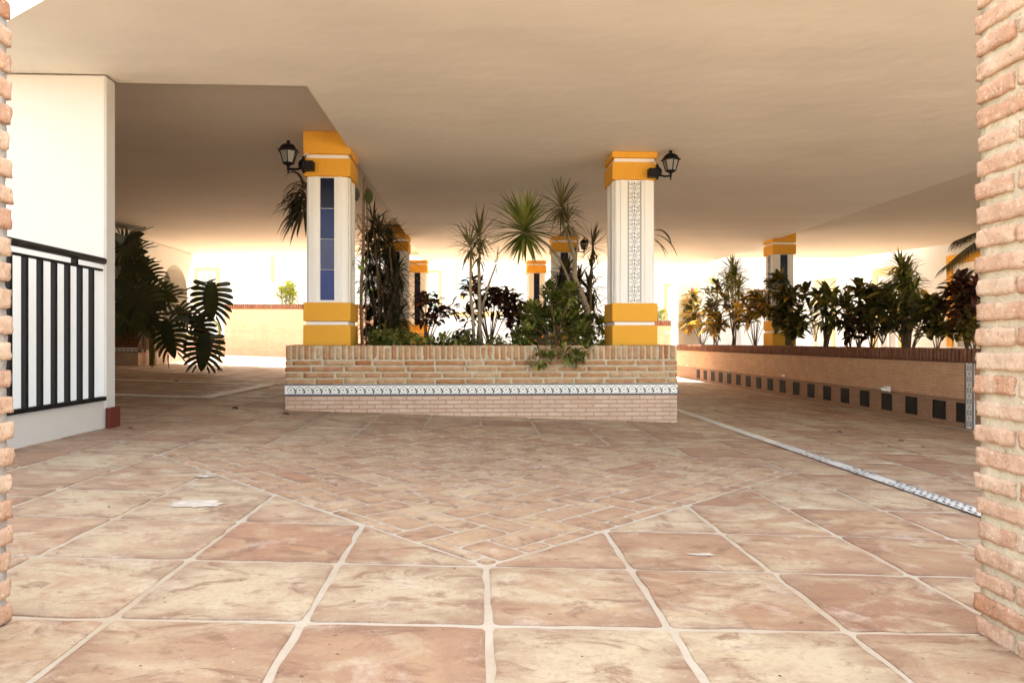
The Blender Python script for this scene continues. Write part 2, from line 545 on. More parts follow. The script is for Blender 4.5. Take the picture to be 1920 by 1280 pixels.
M['bark'] = simple('brown_stem', (0.16, 0.10, 0.055), 0.85, 0.3, 20, 0.5, 60)
# ------------------------------------------------------------------ world, sun, camera
sc = bpy.context.scene
SUN_EL, SUN_AZ = math.radians(58), math.radians(6)   # azimuth from +Y towards +X
w = bpy.data.worlds.new('World')
sc.world = w
w.use_nodes = True
nt = w.node_tree
bg = nt.nodes['Background']
sky = nt.nodes.new('ShaderNodeTexSky')
sky.sky_type = 'NISHITA'
sky.sun_disc = False
sky.sun_elevation = SUN_EL
sky.sun_rotation = SUN_AZ
sky.air_density = 1.0
sky.dust_density = 2.5
hs = nt.nodes.new('ShaderNodeHueSaturation')
hs.inputs['Saturation'].default_value = 0.6
mx = nt.nodes.new('ShaderNodeMix')
mx.data_type = 'RGBA'
mx.blend_type = 'MULTIPLY'
mx.inputs[0].default_value = 1.0
mx.inputs[7].default_value = (1.0, 0.95, 0.86, 1)
nt.links.new(sky.outputs[0], hs.inputs['Color'])
nt.links.new(hs.outputs[0], mx.inputs[6])
nt.links.new(mx.outputs[2], bg.inputs['Color'])
bg.inputs['Strength'].default_value = 0.15

sl = bpy.data.lights.new('sun', 'SUN')
sl.energy = 5.0
sl.angle = math.radians(0.5)
sl.color = (1.0, 0.945, 0.85)
so = bpy.data.objects.new('sun', sl)
col.objects.link(so)
dv = Vector((math.sin(SUN_AZ) * math.cos(SUN_EL), math.cos(SUN_AZ) * math.cos(SUN_EL), math.sin(SUN_EL)))
so.location = dv * 60
so.rotation_euler = (-dv).to_track_quat('-Z', 'Y').to_euler()

cam = bpy.data.cameras.new('camera')
cam.sensor_width = 36.0
cam.lens = F / 1920 * 36.0
cam.clip_end = 800
cam.clip_start = 0.05
co = bpy.data.objects.new('camera', cam)
col.objects.link(co)
co.location = (0, 0, H)
co.rotation_euler = (PI / 2, 0, -TH)
sc.camera = co
sc.view_settings.view_transform = 'Standard'
sc.view_settings.look = 'None'
sc.view_settings.exposure = 2.88
sc.view_settings.gamma = 1.0
sc.cycles.use_denoising = True
sc.cycles.max_bounces = 9
sc.cycles.diffuse_bounces = 6
sc.cycles.glossy_bounces = 3
sc.cycles.transmission_bounces = 4
sc.cycles.sample_clamp_indirect = 6.0
sc.cycles.caustics_reflective = False
sc.cycles.caustics_refractive = False

# ------------------------------------------------------------------ ground: grout sheet with terracotta tiles laid in it
XS = [-160, -40, -9, -6, -3, 0, 3, 6, 10, 40, 160]
mb = MB()


def sheet(y0, y1, m, dz=0.0, xs=XS):
    for i in range(len(xs) - 1):
        a, b = xs[i], xs[i + 1]
        mb.add([(a, y0, fz(a) + dz), (b, y0, fz(b) + dz), (b, y1, fz(b) + dz), (a, y1, fz(a) + dz)], [(0, 1, 2, 3)], m)


TX, TY, X0, YB = 0.42, 0.435, 0.026, 2.08      # tile grid; YB = row line through the diamond's near corner
Y_END = 17.0
sheet(-60, Y_END, 0)
sheet(Y_END, 300, 1)
ground = mb.build('ground', [M['grout'], M['street']], kind='structure')


RIM = []


def put_rim(ob):
    at_ = ob.data.attributes.new('rim', 'FLOAT', 'POINT')
    at_.data.foreach_set('value', RIM)
    RIM.clear()


def tile_poly(mb, pts, gap, rad, top, wob, m=0):
    """pts: ccw polygon on the floor plane -> a slightly raised worn tile"""
    n = len(pts)
    c = sum((Vector(p) for p in pts), Vector((0, 0))) / n
    # inset
    ins = []
    for i in range(n):
        p0, p1, p2 = Vector(pts[i - 1]), Vector(pts[i]), Vector(pts[(i + 1) % n])
        d1 = (p1 - p0).normalized()
        d2 = (p2 - p1).normalized()
        n1 = Vector((-d1.y, d1.x))
        n2 = Vector((-d2.y, d2.x))
        k = 1 + n1.dot(n2)
        ins.append(p1 + (n1 + n2) * (gap / max(k, 0.25)))
    ring = []
    for i in range(n):
        p0, p1, p2 = ins[i - 1], ins[i], ins[(i + 1) % n]
        a = p1 + (p0 - p1).normalized() * rad
        b = p1 + (p2 - p1).normalized() * rad
        ring += [a, (a + b) * 0.25 + p1 * 0.5, b]
        e = p2 + (p1 - p2).normalized() * rad
        L = (e - b).length
        ns = int(L / 0.055)
        for k in range(1, ns):
            ring.append(b.lerp(e, k / ns))
    sh = Vector((U(0, 90), U(0, 90), 0))
    rr = []
    for p in ring:
        d = (p - c)
        wv = noise.noise(Vector((p.x * 14, p.y * 14, 0)) + sh) * wob
        rr.append(p + d.normalized() * wv)
    tilt = Vector((U(-1, 1), U(-1, 1))) * 0.004
    vs = []
    N = len(rr)
    size = min(d_.length for d_ in ((a - c) for a in ins))
    levels = ((0.0, -0.004, 1.0), (0.003, top * 0.65, 1.0), (0.011, top, 0.85), (size * 0.42, top, 0.0))
    for (ofs, z, at_) in levels:
        for p in rr:
            d = (p - c)
            q = c + d * (1 - min(0.9, ofs / max(d.length, 0.03)))
            RIM.append(at_)
            vs.append((q.x, q.y, fz(q.x) + z + (q - c).dot(tilt)))
    fs = []
    for r_ in range(3):
        for i in range(N):
            j = (i + 1) % N
            fs.append((r_ * N + i, r_ * N + j, (r_ + 1) * N + j, (r_ + 1) * N + i))
    fs.append(tuple(3 * N + i for i in range(N)))
    mb.add(vs, fs, m)


mb = MB()
YC = YB + 4 * TY
for i in range(-17, 24):
    for j in range(-9, 34):
        a0, b0 = i, j - 4
        if b0 * TY + YC > Y_END - 0.2:
            continue
        cs = [(a0, b0), (a0 + 1, b0), (a0 + 1, b0 + 1), (a0, b0 + 1)]
        ins = [abs(a) + abs(b) - 4 for (a, b) in cs]
        if max(ins) <= 0:
            continue
        keep = [c for c, q in zip(cs, ins) if q >= 0]
        if len(keep) < 3:
            continue
        pts = [(X0 + a * TX, YC + b * TY) for (a, b) in keep]
        tile_poly(mb, pts, 0.0075, 0.018, 0.0035 + U(0, 0.002), 0.010)
put_rim(mb.build('terracotta_paving', M['terra'], kind='structure', smooth=False))

# herringbone diamond
mb = MB()
hw = 2 * math.sqrt(2) - 0.006
wq = hw / 9.5


def pq(p, q):
    a, b = (p + q) / math.sqrt(2), (p - q) / math.sqrt(2)
    return (X0 + a * TX, YC + b * TY)


for i in range(-12, 12):
    for j in range(-12, 12):
        k = (i - j) % 4
        if k == 0:
            x0, x1, y0, y1 = i, i + 2, j, j + 1
        elif k == 3:
            x0, x1, y0, y1 = i, i + 1, j, j + 2
        else:
            continue
        x0, x1, y0, y1 = [max(-hw, min(hw, t * wq)) for t in (x0, x1, y0, y1)]
        if x1 - x0 < 0.09 or y1 - y0 < 0.09:
            continue
        pts = [pq(x0, y0), pq(x0, y1), pq(x1, y1), pq(x1, y0)]
        tile_poly(mb, pts, 0.0065, 0.012, 0.0035 + U(0, 0.003), 0.004)
put_rim(mb.build('herringbone_paving', M['herring'], kind='structure'))

# white splash of dried paint on a tile
mb = MB()


def splash(px, py, rx, ry):
    p = at(px, py, 3.0)
    d = (p - Vector((0, 0, H)))
    t = 1.0
    for _ in range(30):
        q = Vector((0, 0, H)) + d * t
        t *= (H - fz(q.x) - 0.006) / (H - q.z)
    q = Vector((0, 0, H)) + d * t
    n = 60
    vs = [(q.x, q.y, fz(q.x) + 0.0072)]
    for k in range(n):
        a = 2 * PI * k / n
        r = 1 + 0.45 * noise.noise(Vector((math.cos(a) * 1.7, math.sin(a) * 1.7, px))) + 0.28 * noise.noise(Vector((math.cos(a) * 6, math.sin(a) * 6, px)))
        x, y = q.x + rx * r * math.cos(a), q.y + ry * r * math.sin(a)
        vs.append((x, y, fz(x) + 0.0072))
    mb.add(vs, [(0, 1 + k, 1 + (k + 1) % n) for k in range(n)])


splash(372, 944, 0.085, 0.06)
mb.build('paint_spill', M['spill'], kind='structure')
mb = MB()
splash(1316, 1039, 0.05, 0.012)
splash(383, 893, 0.03, 0.02)
mb.build('paint_spill', M['spill'], kind='structure')


def strip_y(mb, x0, x1, y0, y1, dz, m=0, wob=0.0):
    n = max(1, int((y1 - y0) / 0.12)) if wob else 1
    vs = []
    for k in range(n + 1):
        y = y0 + (y1 - y0) * k / n
        for x in (x0, x1):
            xx = x + (noise.noise(Vector((x * 9, y * 5, 3))) * wob)
            vs.append((xx, y, fz(xx) + dz))
    mb.add(vs, [(2 * k, 2 * k + 1, 2 * k + 3, 2 * k + 2) for k in range(n)], m)


# decorative tile strip set in the floor
mb = MB()
xs0 = 2.055
strip_y(mb, xs0, xs0 + 0.115, 1.2, 5.0, 0.009, 0)
strip_y(mb, xs0, xs0 + 0.008, 1.2, 5.0, 0.010, 1)
strip_y(mb, xs0 + 0.109, xs0 + 0.115, 1.2, 5.0, 0.010, 2)
y = 1.25
while y < 4.6:
    if not (3.55 < y < 3.75 or 4.05 < y < 4.2):
        cx = xs0 + 0.0575
        for k in range(10):
            a0, a1 = 2 * PI * k / 10, 2 * PI * (k + 0.72) / 10
            if k in (2, 7):
                continue
            q = []
            for (a, r) in ((a0, 0.024), (a1, 0.024), (a1, 0.034), (a0, 0.034)):
                x_ = cx + r * math.cos(a)
                q.append((x_, y + r * math.sin(a), fz(x_) + 0.0105))
            mb.add(q, [(0, 3, 2, 1)], 2)
        for s_ in (-1, 1):
            x_ = cx + s_ * 0.036
            mb.add([(x_ - 0.006, y + 0.036, fz(x_) + 0.0105), (x_ + 0.006, y + 0.036, fz(x_) + 0.0105), (x_ + 0.004, y + 0.052, fz(x_) + 0.0105), (x_ - 0.004, y + 0.052, fz(x_) + 0.0105)], [(0, 1, 2, 3)], 1)
    y += 0.085
mb.build('floor_tile_strip', [M['glaze_w'], M['glaze_b'], M['glaze_g']], kind='structure')
mb = MB()
strip_y(mb, xs0 + 0.005, xs0 + 0.108, 5.0, 9.5, 0.0085, 0, 0.01)
mb.build('floor_line', M['lineworn'], kind='structure')
# parking bay lines
mb = MB()
strip_y(mb, -2.72, -2.57, 7.15, 9.3, 0.0100, 0, 0.004)
mb.build('floor_line', M['linepaint'], kind='structure')
for (yy, x0) in ((7.08, -7.5), (9.16, -7.5)):
    mb = MB()
    mb.add([(x0, yy, fz(x0) + 0.009), (-2.57, yy, fz(-2.57) + 0.009), (-2.57, yy + 0.14, fz(-2.57) + 0.009), (x0, yy + 0.14, fz(x0) + 0.009)], [(0, 1, 2, 3)])
    mb.build('floor_line', M['linepaint'], kind='structure')
# tile border beside the right-hand wall
mb = MB()
strip_y(mb, 4.43, 4.46, 4.5, 14.6, 0.009, 0, 0.003)
mb.build('floor_line', M['lineworn'], kind='structure')

# ------------------------------------------------------------------ building overhead
ZL, ZH = 2.365, 2.51
b = thing('apartment_building', 'white plastered building overhead whose low smooth ceiling roofs the whole passage', 'building', (0, 10, 0))
mb = MB()
pA = at(88, 0, 3.62)
pB = at(27, 33, 3.62)
pd = Vector((-0.325, 0.25))
YF = 3.62
xa = -2.13
# front strip of the low ceiling (with the cut corner on the left) and its right field
low = [(-2.165, 3.722), (5.02, 3.38), (5.02, 15.7), (-1.145, 15.7), (-1.145, 4.9), (-2.388, 4.9), (-2.388, 4.88), (-2.388, 4.75), (-3.55, 4.75), (-2.45, 3.935)]
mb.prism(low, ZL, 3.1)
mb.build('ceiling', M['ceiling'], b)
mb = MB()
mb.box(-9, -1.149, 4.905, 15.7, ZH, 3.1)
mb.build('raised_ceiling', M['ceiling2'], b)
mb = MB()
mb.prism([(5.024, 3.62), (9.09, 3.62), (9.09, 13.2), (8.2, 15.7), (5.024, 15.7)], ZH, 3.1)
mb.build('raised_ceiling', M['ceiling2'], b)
mb = MB()
mb.box(-9, 8, 4.2, 15.6, 3.103, 7.5)  # unseen storeys added above the slab, height set for the shade they cast
mb.build('upper_storey', M['outwall'], b)

# ------------------------------------------------------------------ left stair wall, parapet and railing
wl = thing('plaster_wall', 'tall white plaster wall end beside the black railing with dark red skirting', 'wall', (-2.388, 4.75, fz(-2.388)))
mb = MB()
mb.bbox(-9.0, -2.388, 4.75, 4.88, -0.3, ZL - 0.002, 0.012)
mb.build('wall_panel', M['plaster'], wl)
mb = MB()
mb.bbox(-2.386, -2.362, 4.742, 4.889, fz(-2.37) - 0.01, fz(-2.37) + 0.135, 0.003)
mb.build('skirting', M['redtile'], wl)
pw = MB()
pw.box(-2.54, -2.40, 1.45, 4.748, -0.2, 0.265)
tag(pw.build('parapet_wall', M['plaster']), 'low white parapet wall under the black railing beside the stair opening', 'wall')

rl = thing('iron_railing', 'black iron railing with square upright bars on the low white parapet', 'railing', (-2.43, 4.7, 0.27))
mb = MB()
mb.tube([(-2.40, 1.5, 1.165), (-2.40, 4.75, 1.165)], 0.022, 8)
mb.build('handrail', M['iron'], rl, True)
mb = MB()
mb.bbox(-2.412, -2.388, 1.5, 4.72, 1.098, 1.112, 0.002)
mb.build('upper_rail', M['iron'], rl)
mb = MB()
mb.bbox(-2.418, -2.378, 1.5, 4.745, 0.272, 0.298, 0.003)
mb.build('lower_rail', M['iron'], rl)
mb = MB()
mb.bbox(-2.415, -2.385, 4.40, 4.43, 1.11, 1.15, 0.002)
mb.build('rail_bracket', M['iron'], rl)
k = 0
yy = 4.60
while yy > 2.6:
    mb = MB()
    mb.bbox(-2.412, -2.386, yy - 0.013, yy + 0.013, 0.295, 1.1, 0.002)
    mb.build('baluster', M['iron'], rl)
    yy -= 0.132

# unseen wall added on the left to darken the recessed bay
mb = MB()
mb.box(-9.2, -9.0, 4.6, 15.7, -0.2, ZH)
tag(mb.build('plaster_wall', M['plaster']), 'unseen white plaster wall added to darken the left parking bay', 'wall')

# ------------------------------------------------------------------ foreground brick piers


def pier(name, label, x_in, sgn, y1, mortar, z0):
    t = thing(name, label, 'brick pier', (x_in, y1, z0))
    mb = MB()
    S = 0.383
    A = [(0, 0.25, 0, 0.12), (0.263, 0.383, 0, 0.25), (0.133, 0.383, 0.263, 0.383), (0, 0.12, 0.133, 0.383)]
    z = z0
    c = 0
    while z < 2.5:
        for (a0, a1, d0, d1) in A:
            if c % 2:
                a0, a1, d0, d1 = d0, d1, a0, a1
            jx = U(-0.003, 0.004)
            xa_, xb_ = x_in + sgn * (a0 + jx), x_in + sgn * (a1 + jx)
            zz = z + U(-0.002, 0.002)
            mb.brick(min(xa_, xb_), max(xa_, xb_), y1 - d1 + U(-.003, .003), y1 - d0 + U(-.004, .004), zz, zz + 0.0395 + U(-0.003, 0.003), 0.003, 0.0042, 0.009 if (min(a0, a1) < 0.03 and z < 1.6 and d0 < 0.3) else 0.03, 0, 75, 0.45)
        z += 0.0567
        c += 1
    mb.build('brickwork', M['pierbrick'], t, True)
    mb = MB()
    xa_, xb_ = x_in + sgn * 0.008, x_in + sgn * (S - 0.008)
    x0, x1 = min(xa_, xb_), max(xa_, xb_)
    ya, yb = y1 - S + 0.008, y1 - 0.008
    # mortar core with an uneven surface
    nz = 150
    rings = []
    per = []
    for k in range(14):
        per.append((x0 + (x1 - x0) * k / 14, ya))
    for k in range(14):
        per.append((x1, ya + (yb - ya) * k / 14))
    for k in range(14):
        per.append((x1 - (x1 - x0) * k / 14, yb))
    for k in range(14):
        per.append((x0, yb - (yb - ya) * k / 14))
    vs = []
    P = len(per)
    cx, cy = (x0 + x1) / 2, (ya + yb) / 2
    for i in range(nz + 1):
        zz = z0 - 0.03 + (2.53 - z0) * i / nz
        for (x, y) in per:
            n = noise.noise(Vector((x * 40, y * 40, zz * 60))) * 0.004
            d = Vector((x - cx, y - cy)).normalized()
            vs.append((x + d.x * n, y + d.y * n, zz))
    fs = [(i * P + k, i * P + (k + 1) % P, (i + 1) * P + (k + 1) % P, (i + 1) * P + k) for i in range(nz) for k in range(P)]
    mb.add(vs, fs)
    mb.build('mortar', mortar, t, True)


pier('brick_pier', 'rough brick pier with sandy yellow mortar standing by the decorative floor strip', 1.18, 1, 1.655, M['piermortar'], fz(1.15) + 0.004)
pier('brick_pier', 'rough brick pier with grey mortar cutting across the black iron railing', -1.012, -1, 1.62, M['greymortar'], fz(-1.01) + 0.004)

# ------------------------------------------------------------------ centre planter
PX0, PX1, PY0, PY1 = -1.64, 1.75, 6.23, 12.6
PZ = 0.618
pl = thing('brick_planter', 'long raised brick planter with a white and blue tile band between the two front columns', 'planter', (0, PY0, 0))


def wall_bricks(mb, p0, ux, nrm, L, z0, ncourse, pitch, blen, joint, depth, face_noise=0.003):
    """courses of bricks along ux from p0, outer face on the nrm side (axis aligned)"""
    for c in range(ncourse):
        s_ = -U(0.2, 0.8) * blen if c % 2 else -U(0, 0.2) * blen
        while s_ < L:
            l = blen * U(0.92, 1.05)
            if U(0, 1) < 0.1:
                l *= 0.55
            a, b_ = max(0, s_), min(L, s_ + l)
            if b_ - a > 0.03:
                z = z0 + c * pitch + U(-0.0015, 0.0015)
                o = U(-0.002, 0.003)
                pa = p0 + ux * a + nrm * o
                pb = p0 + ux * b_ + nrm * (o - depth)
                mb.brick(min(pa.x, pb.x), max(pa.x, pb.x), min(pa.y, pb.y), max(pa.y, pb.y), z, z + pitch - joint + U(-0.002, 0.003), 0.006, face_noise, 0.035, 0, 45)
            s_ += l + joint * U(0.8, 1.5)


def soldier(mb, p0, ux, nrm, L, z0, z1, pitch, joint, depth, seg=0.03, amp=0.003):
    s_ = 0.004
    while s_ < L - 0.02:
        w_ = (pitch - joint) * U(0.88, 1.1)
        o = U(-0.003, 0.003)
        pa = p0 + ux * s_ + nrm * o
        pb = p0 + ux * min(L, s_ + w_) + nrm * (o - depth)
        mb.brick(min(pa.x, pb.x), max(pa.x, pb.x), min(pa.y, pb.y), max(pa.y, pb.y), z0 + U(-.003, .003), z1 + U(-.003, .003), 0.007, amp, seg, 0, 45)
        s_ += w_ + joint * U(0.7, 1.4)


ZB0, ZB1 = 0.186, 0.283          # tile band
ZC = 0.492                       # underside of the soldier course
faces = [(Vector((PX0, PY0, 0)), Vector((1, 0, 0)), Vector((0, -1, 0)), PX1 - PX0),
         (Vector((PX0, PY0, 0)), Vector((0, 1, 0)), Vector((-1, 0, 0)), PY1 - PY0),
         (Vector((PX1, PY0, 0)), Vector((0, 1, 0)), Vector((1, 0, 0)), PY1 - PY0)]
mb = MB()
mbc = MB()
for k, (p0, ux, nr, L) in enumerate(faces):
    st = 0 if k == 0 else 0.13
    wall_bricks(mb, p0 + ux * st, ux, nr, L - st, ZB1 + 0.004, 4, 0.0525, 0.25, 0.013, 0.1)
    soldier(mbc, p0 + ux * st, ux, nr, L - st, ZC + 0.002, PZ, 0.0525, 0.012, 0.115)
mb.build('brick_courses', M['planterbrick'], pl, True)
mbc.build('coping', M['planterbrick'], pl, True)
mb = MB()
e = 0.005
mb.box(PX0 + e, PX1 - e, PY0 + e, PY0 + 0.112, ZB0 - 0.02, PZ - 0.006)
mb.box(PX0 + e, PX0 + 0.112, PY0 + 0.113, PY1 - 0.1, ZB0 - 0.02, PZ - 0.006)
mb.box(PX1 - 0.112, PX1 - e, PY0 + 0.113, PY1 - 0.1, ZB0 - 0.02, PZ - 0.006)
mb.box(PX0 + e, PX1 - e, PY1 - 0.099, PY1, -0.2, PZ - 0.006)
mb.build('mortar', M['plantermortar'], pl)
mb = MB()
mb.box(PX0 + 0.003, PX1 - 0.003, PY0 + 0.003, PY0 + 0.1, -0.2, ZB0 - 0.001)
mb.box(PX0 + 0.003, PX0 + 0.1, PY0 + 0.102, PY1 - 0.1, -0.2, ZB0 - 0.001)
mb.box(PX1 - 0.1, PX1 - 0.003, PY0 + 0.102, PY1 - 0.1, -0.2, ZB0 - 0.001)
mb.build('tiled_base', M['pinkface'], pl)


class Frame:
    """motif painter: local u (along), v (across) on a plane"""

    def __init__(s, mb, o, u, v, n):
        s.mb, s.o, s.u, s.v, s.n = mb, Vector(o), Vector(u), Vector(v), Vector(n)

    def P(s, a, b, h):
        return s.o + s.u * a + s.v * b + s.n * h

    def poly(s, pts, h, m):
        vs = [s.P(a, b, h) for (a, b) in pts]
        n = len(vs)
        nn = (vs[1] - vs[0]).cross(vs[2] - vs[0])
        f = tuple(range(n))
        if nn.dot(s.n) < 0:
            f = f[::-1]
        s.mb.add(vs, [f], m)

    def rect(s, a0, a1, b0, b1, h, m):
        s.poly([(a0, b0), (a1, b0), (a1, b1), (a0, b1)], h, m)

    def arc(s, ca, cb, r0, r1, t0, t1, h, m, n=10):
        for k in range(n):
            q0, q1 = t0 + (t1 - t0) * k / n, t0 + (t1 - t0) * (k + 1) / n
            s.poly([(ca + r0 * math.cos(q0), cb + r0 * math.sin(q0)), (ca + r1 * math.cos(q0), cb + r1 * math.sin(q0)),
                    (ca + r1 * math.cos(q1), cb + r1 * math.sin(q1)), (ca + r0 * math.cos(q1), cb + r0 * math.sin(q1))], h, m)

    def disc(s, ca, cb, r, h, m, n=10):
        s.poly([(ca + r * math.cos(2 * PI * k / n), cb + r * math.sin(2 * PI * k / n)) for k in range(n)], h, m)

    def petals(s, ca, cb, r, h, m, n=6, w=0.35):
        for k in range(n):
            t = 2 * PI * k / n
            s.poly([(ca + 0.15 * r * math.cos(t), cb + 0.15 * r * math.sin(t)), (ca + 0.6 * r * math.cos(t - w), cb + 0.6 * r * math.sin(t - w)),
                    (ca + r * math.cos(t), cb + r * math.sin(t)), (ca + 0.6 * r * math.cos(t + w), cb + 0.6 * r * math.sin(t + w))], h, m)


def scroll_band(fr, L, W, pitch=0.0735):
    """running ring-and-flower border between dark edge lines"""
    fr.rect(0, L, 0, W, 0.0, 0)
    fr.rect(0, L, 0, 0.013, 0.0008, 1)
    fr.rect(0, L, W - 0.009, W, 0.0008, 1)
    a = pitch * 0.7
    cb = W * 0.5
    i = 0
    while a < L - pitch * 0.3:
        r = 0.030
        fr.arc(a, cb, r - 0.0055, r, -0.3, PI * 1.02, 0.0008, 2, 12)
        fr.arc(a, cb, r - 0.003, r - 0.0005, PI * 1.02, PI * 1.9, 0.0008, 1, 8)
        fr.petals(a, cb, 0.014, 0.0008, 3, 6)
        fr.disc(a, cb, 0.004, 0.0012, 2, 6)
        fr.poly([(a + 0.026, cb + 0.012), (a + 0.034, cb + 0.014), (a + pitch - 0.024, cb - 0.020), (a + pitch - 0.034, cb - 0.024)], 0.0011, 1)
        fr.disc(a + pitch * 0.5, cb - 0.025, 0.0075, 0.0013, 1, 6)
        fr.disc(a + pitch * 0.5, cb + 0.031, 0.004, 0.0013, 2, 5)
        a += pitch
        i += 1


mb = MB()
scroll_band(Frame(mb, (PX0 - 0.002, PY0 - 0.001, ZB0), (1, 0, 0), (0, 0, 1), (0, -1, 0)), PX1 - PX0 + 0.004, ZB1 - ZB0)
mb.box(PX0 - 0.002, PX1 + 0.002, PY0 - 0.0004, PY0 + 0.1, ZB0, ZB1 - 0.0005, 0)
mb.box(PX0 - 0.002, PX0 + 0.1, PY0 + 0.101, PY1 - 0.1, ZB0, ZB1, 0)
mb.box(PX1 - 0.1, PX1 + 0.002, PY0 + 0.101, PY1 - 0.1, ZB0, ZB1, 0)
mb.build('tile_band', [M['glaze_w'], M['glaze_b'], M['glaze_g'], M['glaze_o']], pl)
mb = MB()
nx, ny = 14, 24
vs = [(PX0 + 0.1 + (PX1 - PX0 - 0.2) * i / nx, PY0 + 0.1 + (PY1 - PY0 - 0.2) * j / ny, 0.555 + 0.03 * noise.noise(Vector((i * 0.7, j * 0.7, 0)))) for j in range(ny + 1) for i in range(nx + 1)]
mb.add(vs, [(j * (nx + 1) + i, j * (nx + 1) + i + 1, (j + 1) * (nx + 1) + i + 1, (j + 1) * (nx + 1) + i) for j in range(ny) for i in range(nx)])
mb.build('soil', M['soil'], pl)

# ------------------------------------------------------------------ columns


def column(label, x0, y0, ztop, front, w=0.385, zbase=0.40, group='ochre and white columns'):
    t = thing('painted_column', label, 'column', (x0 + w / 2, y0 + w / 2, zbase), group)
    x1, y1 = x0 + w, y0 + w
    zc = 2.365 - 0.255                       # underside of the ochre head
    zp = 0.995                               # top of the ochre foot
    g = 0.022
    o = 0.014

    def block(z0, z1, ins):
        mb.bbox(x0 - o + ins, x1 + o - ins, y0 - o + ins, y1 + o - ins, z0, z1, 0.004)
    mb = MB()
    block(zbase, zp - 0.20, 0)
    block(zp - 0.165, zp, 0)
    mb.build('foot', M['ochre'], t)
    mb = MB()
    block(zp - 0.1995, zp - 0.1655, g)
    mb.build('foot_groove', M['shaft'], t)
    gz = zc + 0.158
    mb = MB()
    block(zc, gz, 0)
    block(gz + 0.038, ztop - 0.0015, 0)
    mb.build('head', M['ochre'], t)
    mb = MB()
    block(gz + 0.0005, gz + 0.0375, g)
    mb.build('head_groove', M['shaft'], t)
    # stepped shaft: corner rebates, a recess in the middle of every face
    s1, s2, rc = 0.028, 0.065, 0.012
    h = w / 2
    half = 0.063
    one = [(-h + s1, -h + s1 * 0.45), (-h + s2, -h + s1 * 0.45), (-h + s2, -h), (-half - 0.03, -h), (-half - 0.03, -h + 0.007), (-half, -h + 0.007), (-half, -h + rc), (half, -h + rc), (half, -h + 0.007), (half + 0.03, -h + 0.007), (half + 0.03, -h), (h - s2, -h), (h - s2, -h + s1 * 0.45), (h - s1, -h + s1 * 0.45)]
    pts = []
    for k in range(4):
        a = k * PI / 2
        for (x, y) in one:
            pts.append((x0 + h + x * math.cos(a) - y * math.sin(a), y0 + h + x * math.sin(a) + y * math.cos(a)))
    mb = MB()
    mb.prism(pts, zp + 0.0005, zc - 0.0005)
    mb.build('shaft', M['shaft'], t)
    cx = x0 + h
    if front == 'blue':
        mb = MB()
        hh = (zc - zp - 0.03) / 4
        for i in range(4):
            z1 = zc - 0.012 - i * hh
            mb.bbox(cx - 0.060, cx + 0.060, y0 + rc - 0.007 + U(0, .0015), y0 + rc + 0.004, z1 - hh + 0.004, z1, 0.002, i)
        mb.build('blue_tile_panel', M['blue'], t)
    elif front == 'motif':
        mb = MB()
        fr = Frame(mb, (cx - 0.061, y0 + rc - 0.004, zp + 0.01), (0, 0, 1), (1, 0, 0), (0, -1, 0))
        L, W = zc - zp - 0.02, 0.122
        mb.box(cx - 0.061, cx + 0.061, y0 + rc - 0.0035, y0 + rc + 0.003, zp + 0.01, zc - 0.01, 0)
        fr.rect(0, L, 0, W, 0, 0)
        fr.rect(0, L, 0, 0.007, 0.0008, 1)
        fr.rect(0, L, W - 0.007, W, 0.0008, 1)
        fr.rect(0, L, 0.010, 0.0125, 0.0008, 1)
        fr.rect(0, L, W - 0.0125, W - 0.010, 0.0008, 1)
        p = 0.121
        a = p / 2
        cb = W / 2
        while a < L:
            fr.petals(a, cb, 0.020, 0.0008, 1, 8, 0.3)
            fr.arc(a, cb, 0.024, 0.028, 0, 2 * PI, 0.0008, 1, 16)
            for sx in (-1, 1):
                for sy in (-1, 1):
                    fr.arc(a + sx * 0.043, cb + sy * 0.029, 0.011, 0.0165, 0, 2 * PI * 0.8, 0.0008, 1, 10)
                    fr.disc(a + sx * 0.043, cb + sy * 0.029, 0.005, 0.0008, 1, 6)
                fr.poly([(a + sx * 0.029, cb), (a + sx * 0.044, cb - 0.009), (a + sx * 0.058, cb), (a + sx * 0.044, cb + 0.009)], 0.0008, 1)
                fr.disc(a, cb + sx * 0.041, 0.006, 0.0008, 1, 6)
            a += p
        for k in range(1, 6):
            fr.rect(k * L / 6 - 0.001, k * L / 6 + 0.001, 0, W, 0.0012, 2)
        mb.build('patterned_tile_panel', [M['glaze_w'], M['glaze_g'], M['lineworn']], t)
    else:
        mb = MB()
        mb.box(cx - 0.060, cx + 0.060, y0 + rc - 0.006, y0 + rc + 0.003, zp + 0.01, zc - 0.01)
        mb.box(x0 + rc - 0.006, x0 + rc + 0.003, y0 + h - 0.06, y0 + h + 0.06, zp + 0.01, zc - 0.01)
        mb.build('blue_tile_panel', M['blue'][0], t)
    return t


column('ochre and white column with a strip of dark blue glazed tiles, at the planter corner', -1.523, 6.45, ZH, 'blue')
column('ochre and white column with a strip of grey patterned tiles, at the planter corner', 1.228, 6.45, ZL, 'motif')
column('shaded ochre and white column half hidden behind the dark strap leaved clump', -1.51, 11.7, ZH, 'plain')
column('ochre and white column rising behind the slender long trunked dracaena heads', 1.225, 11.7, ZL, 'plain')
column('ochre and white column standing among crotons behind the long right wall', 4.935, 11.8, ZH, 'plain', w=0.37)
column('small far ochre column just right of the dark strap leaved clump', -1.46, 15.3, ZL, 'plain', zbase=-0.1)
column('small far ochre column under the big yucca rosette', 1.07, 15.3, ZL, 'plain', zbase=-0.1)

# ------------------------------------------------------------------ wall lanterns


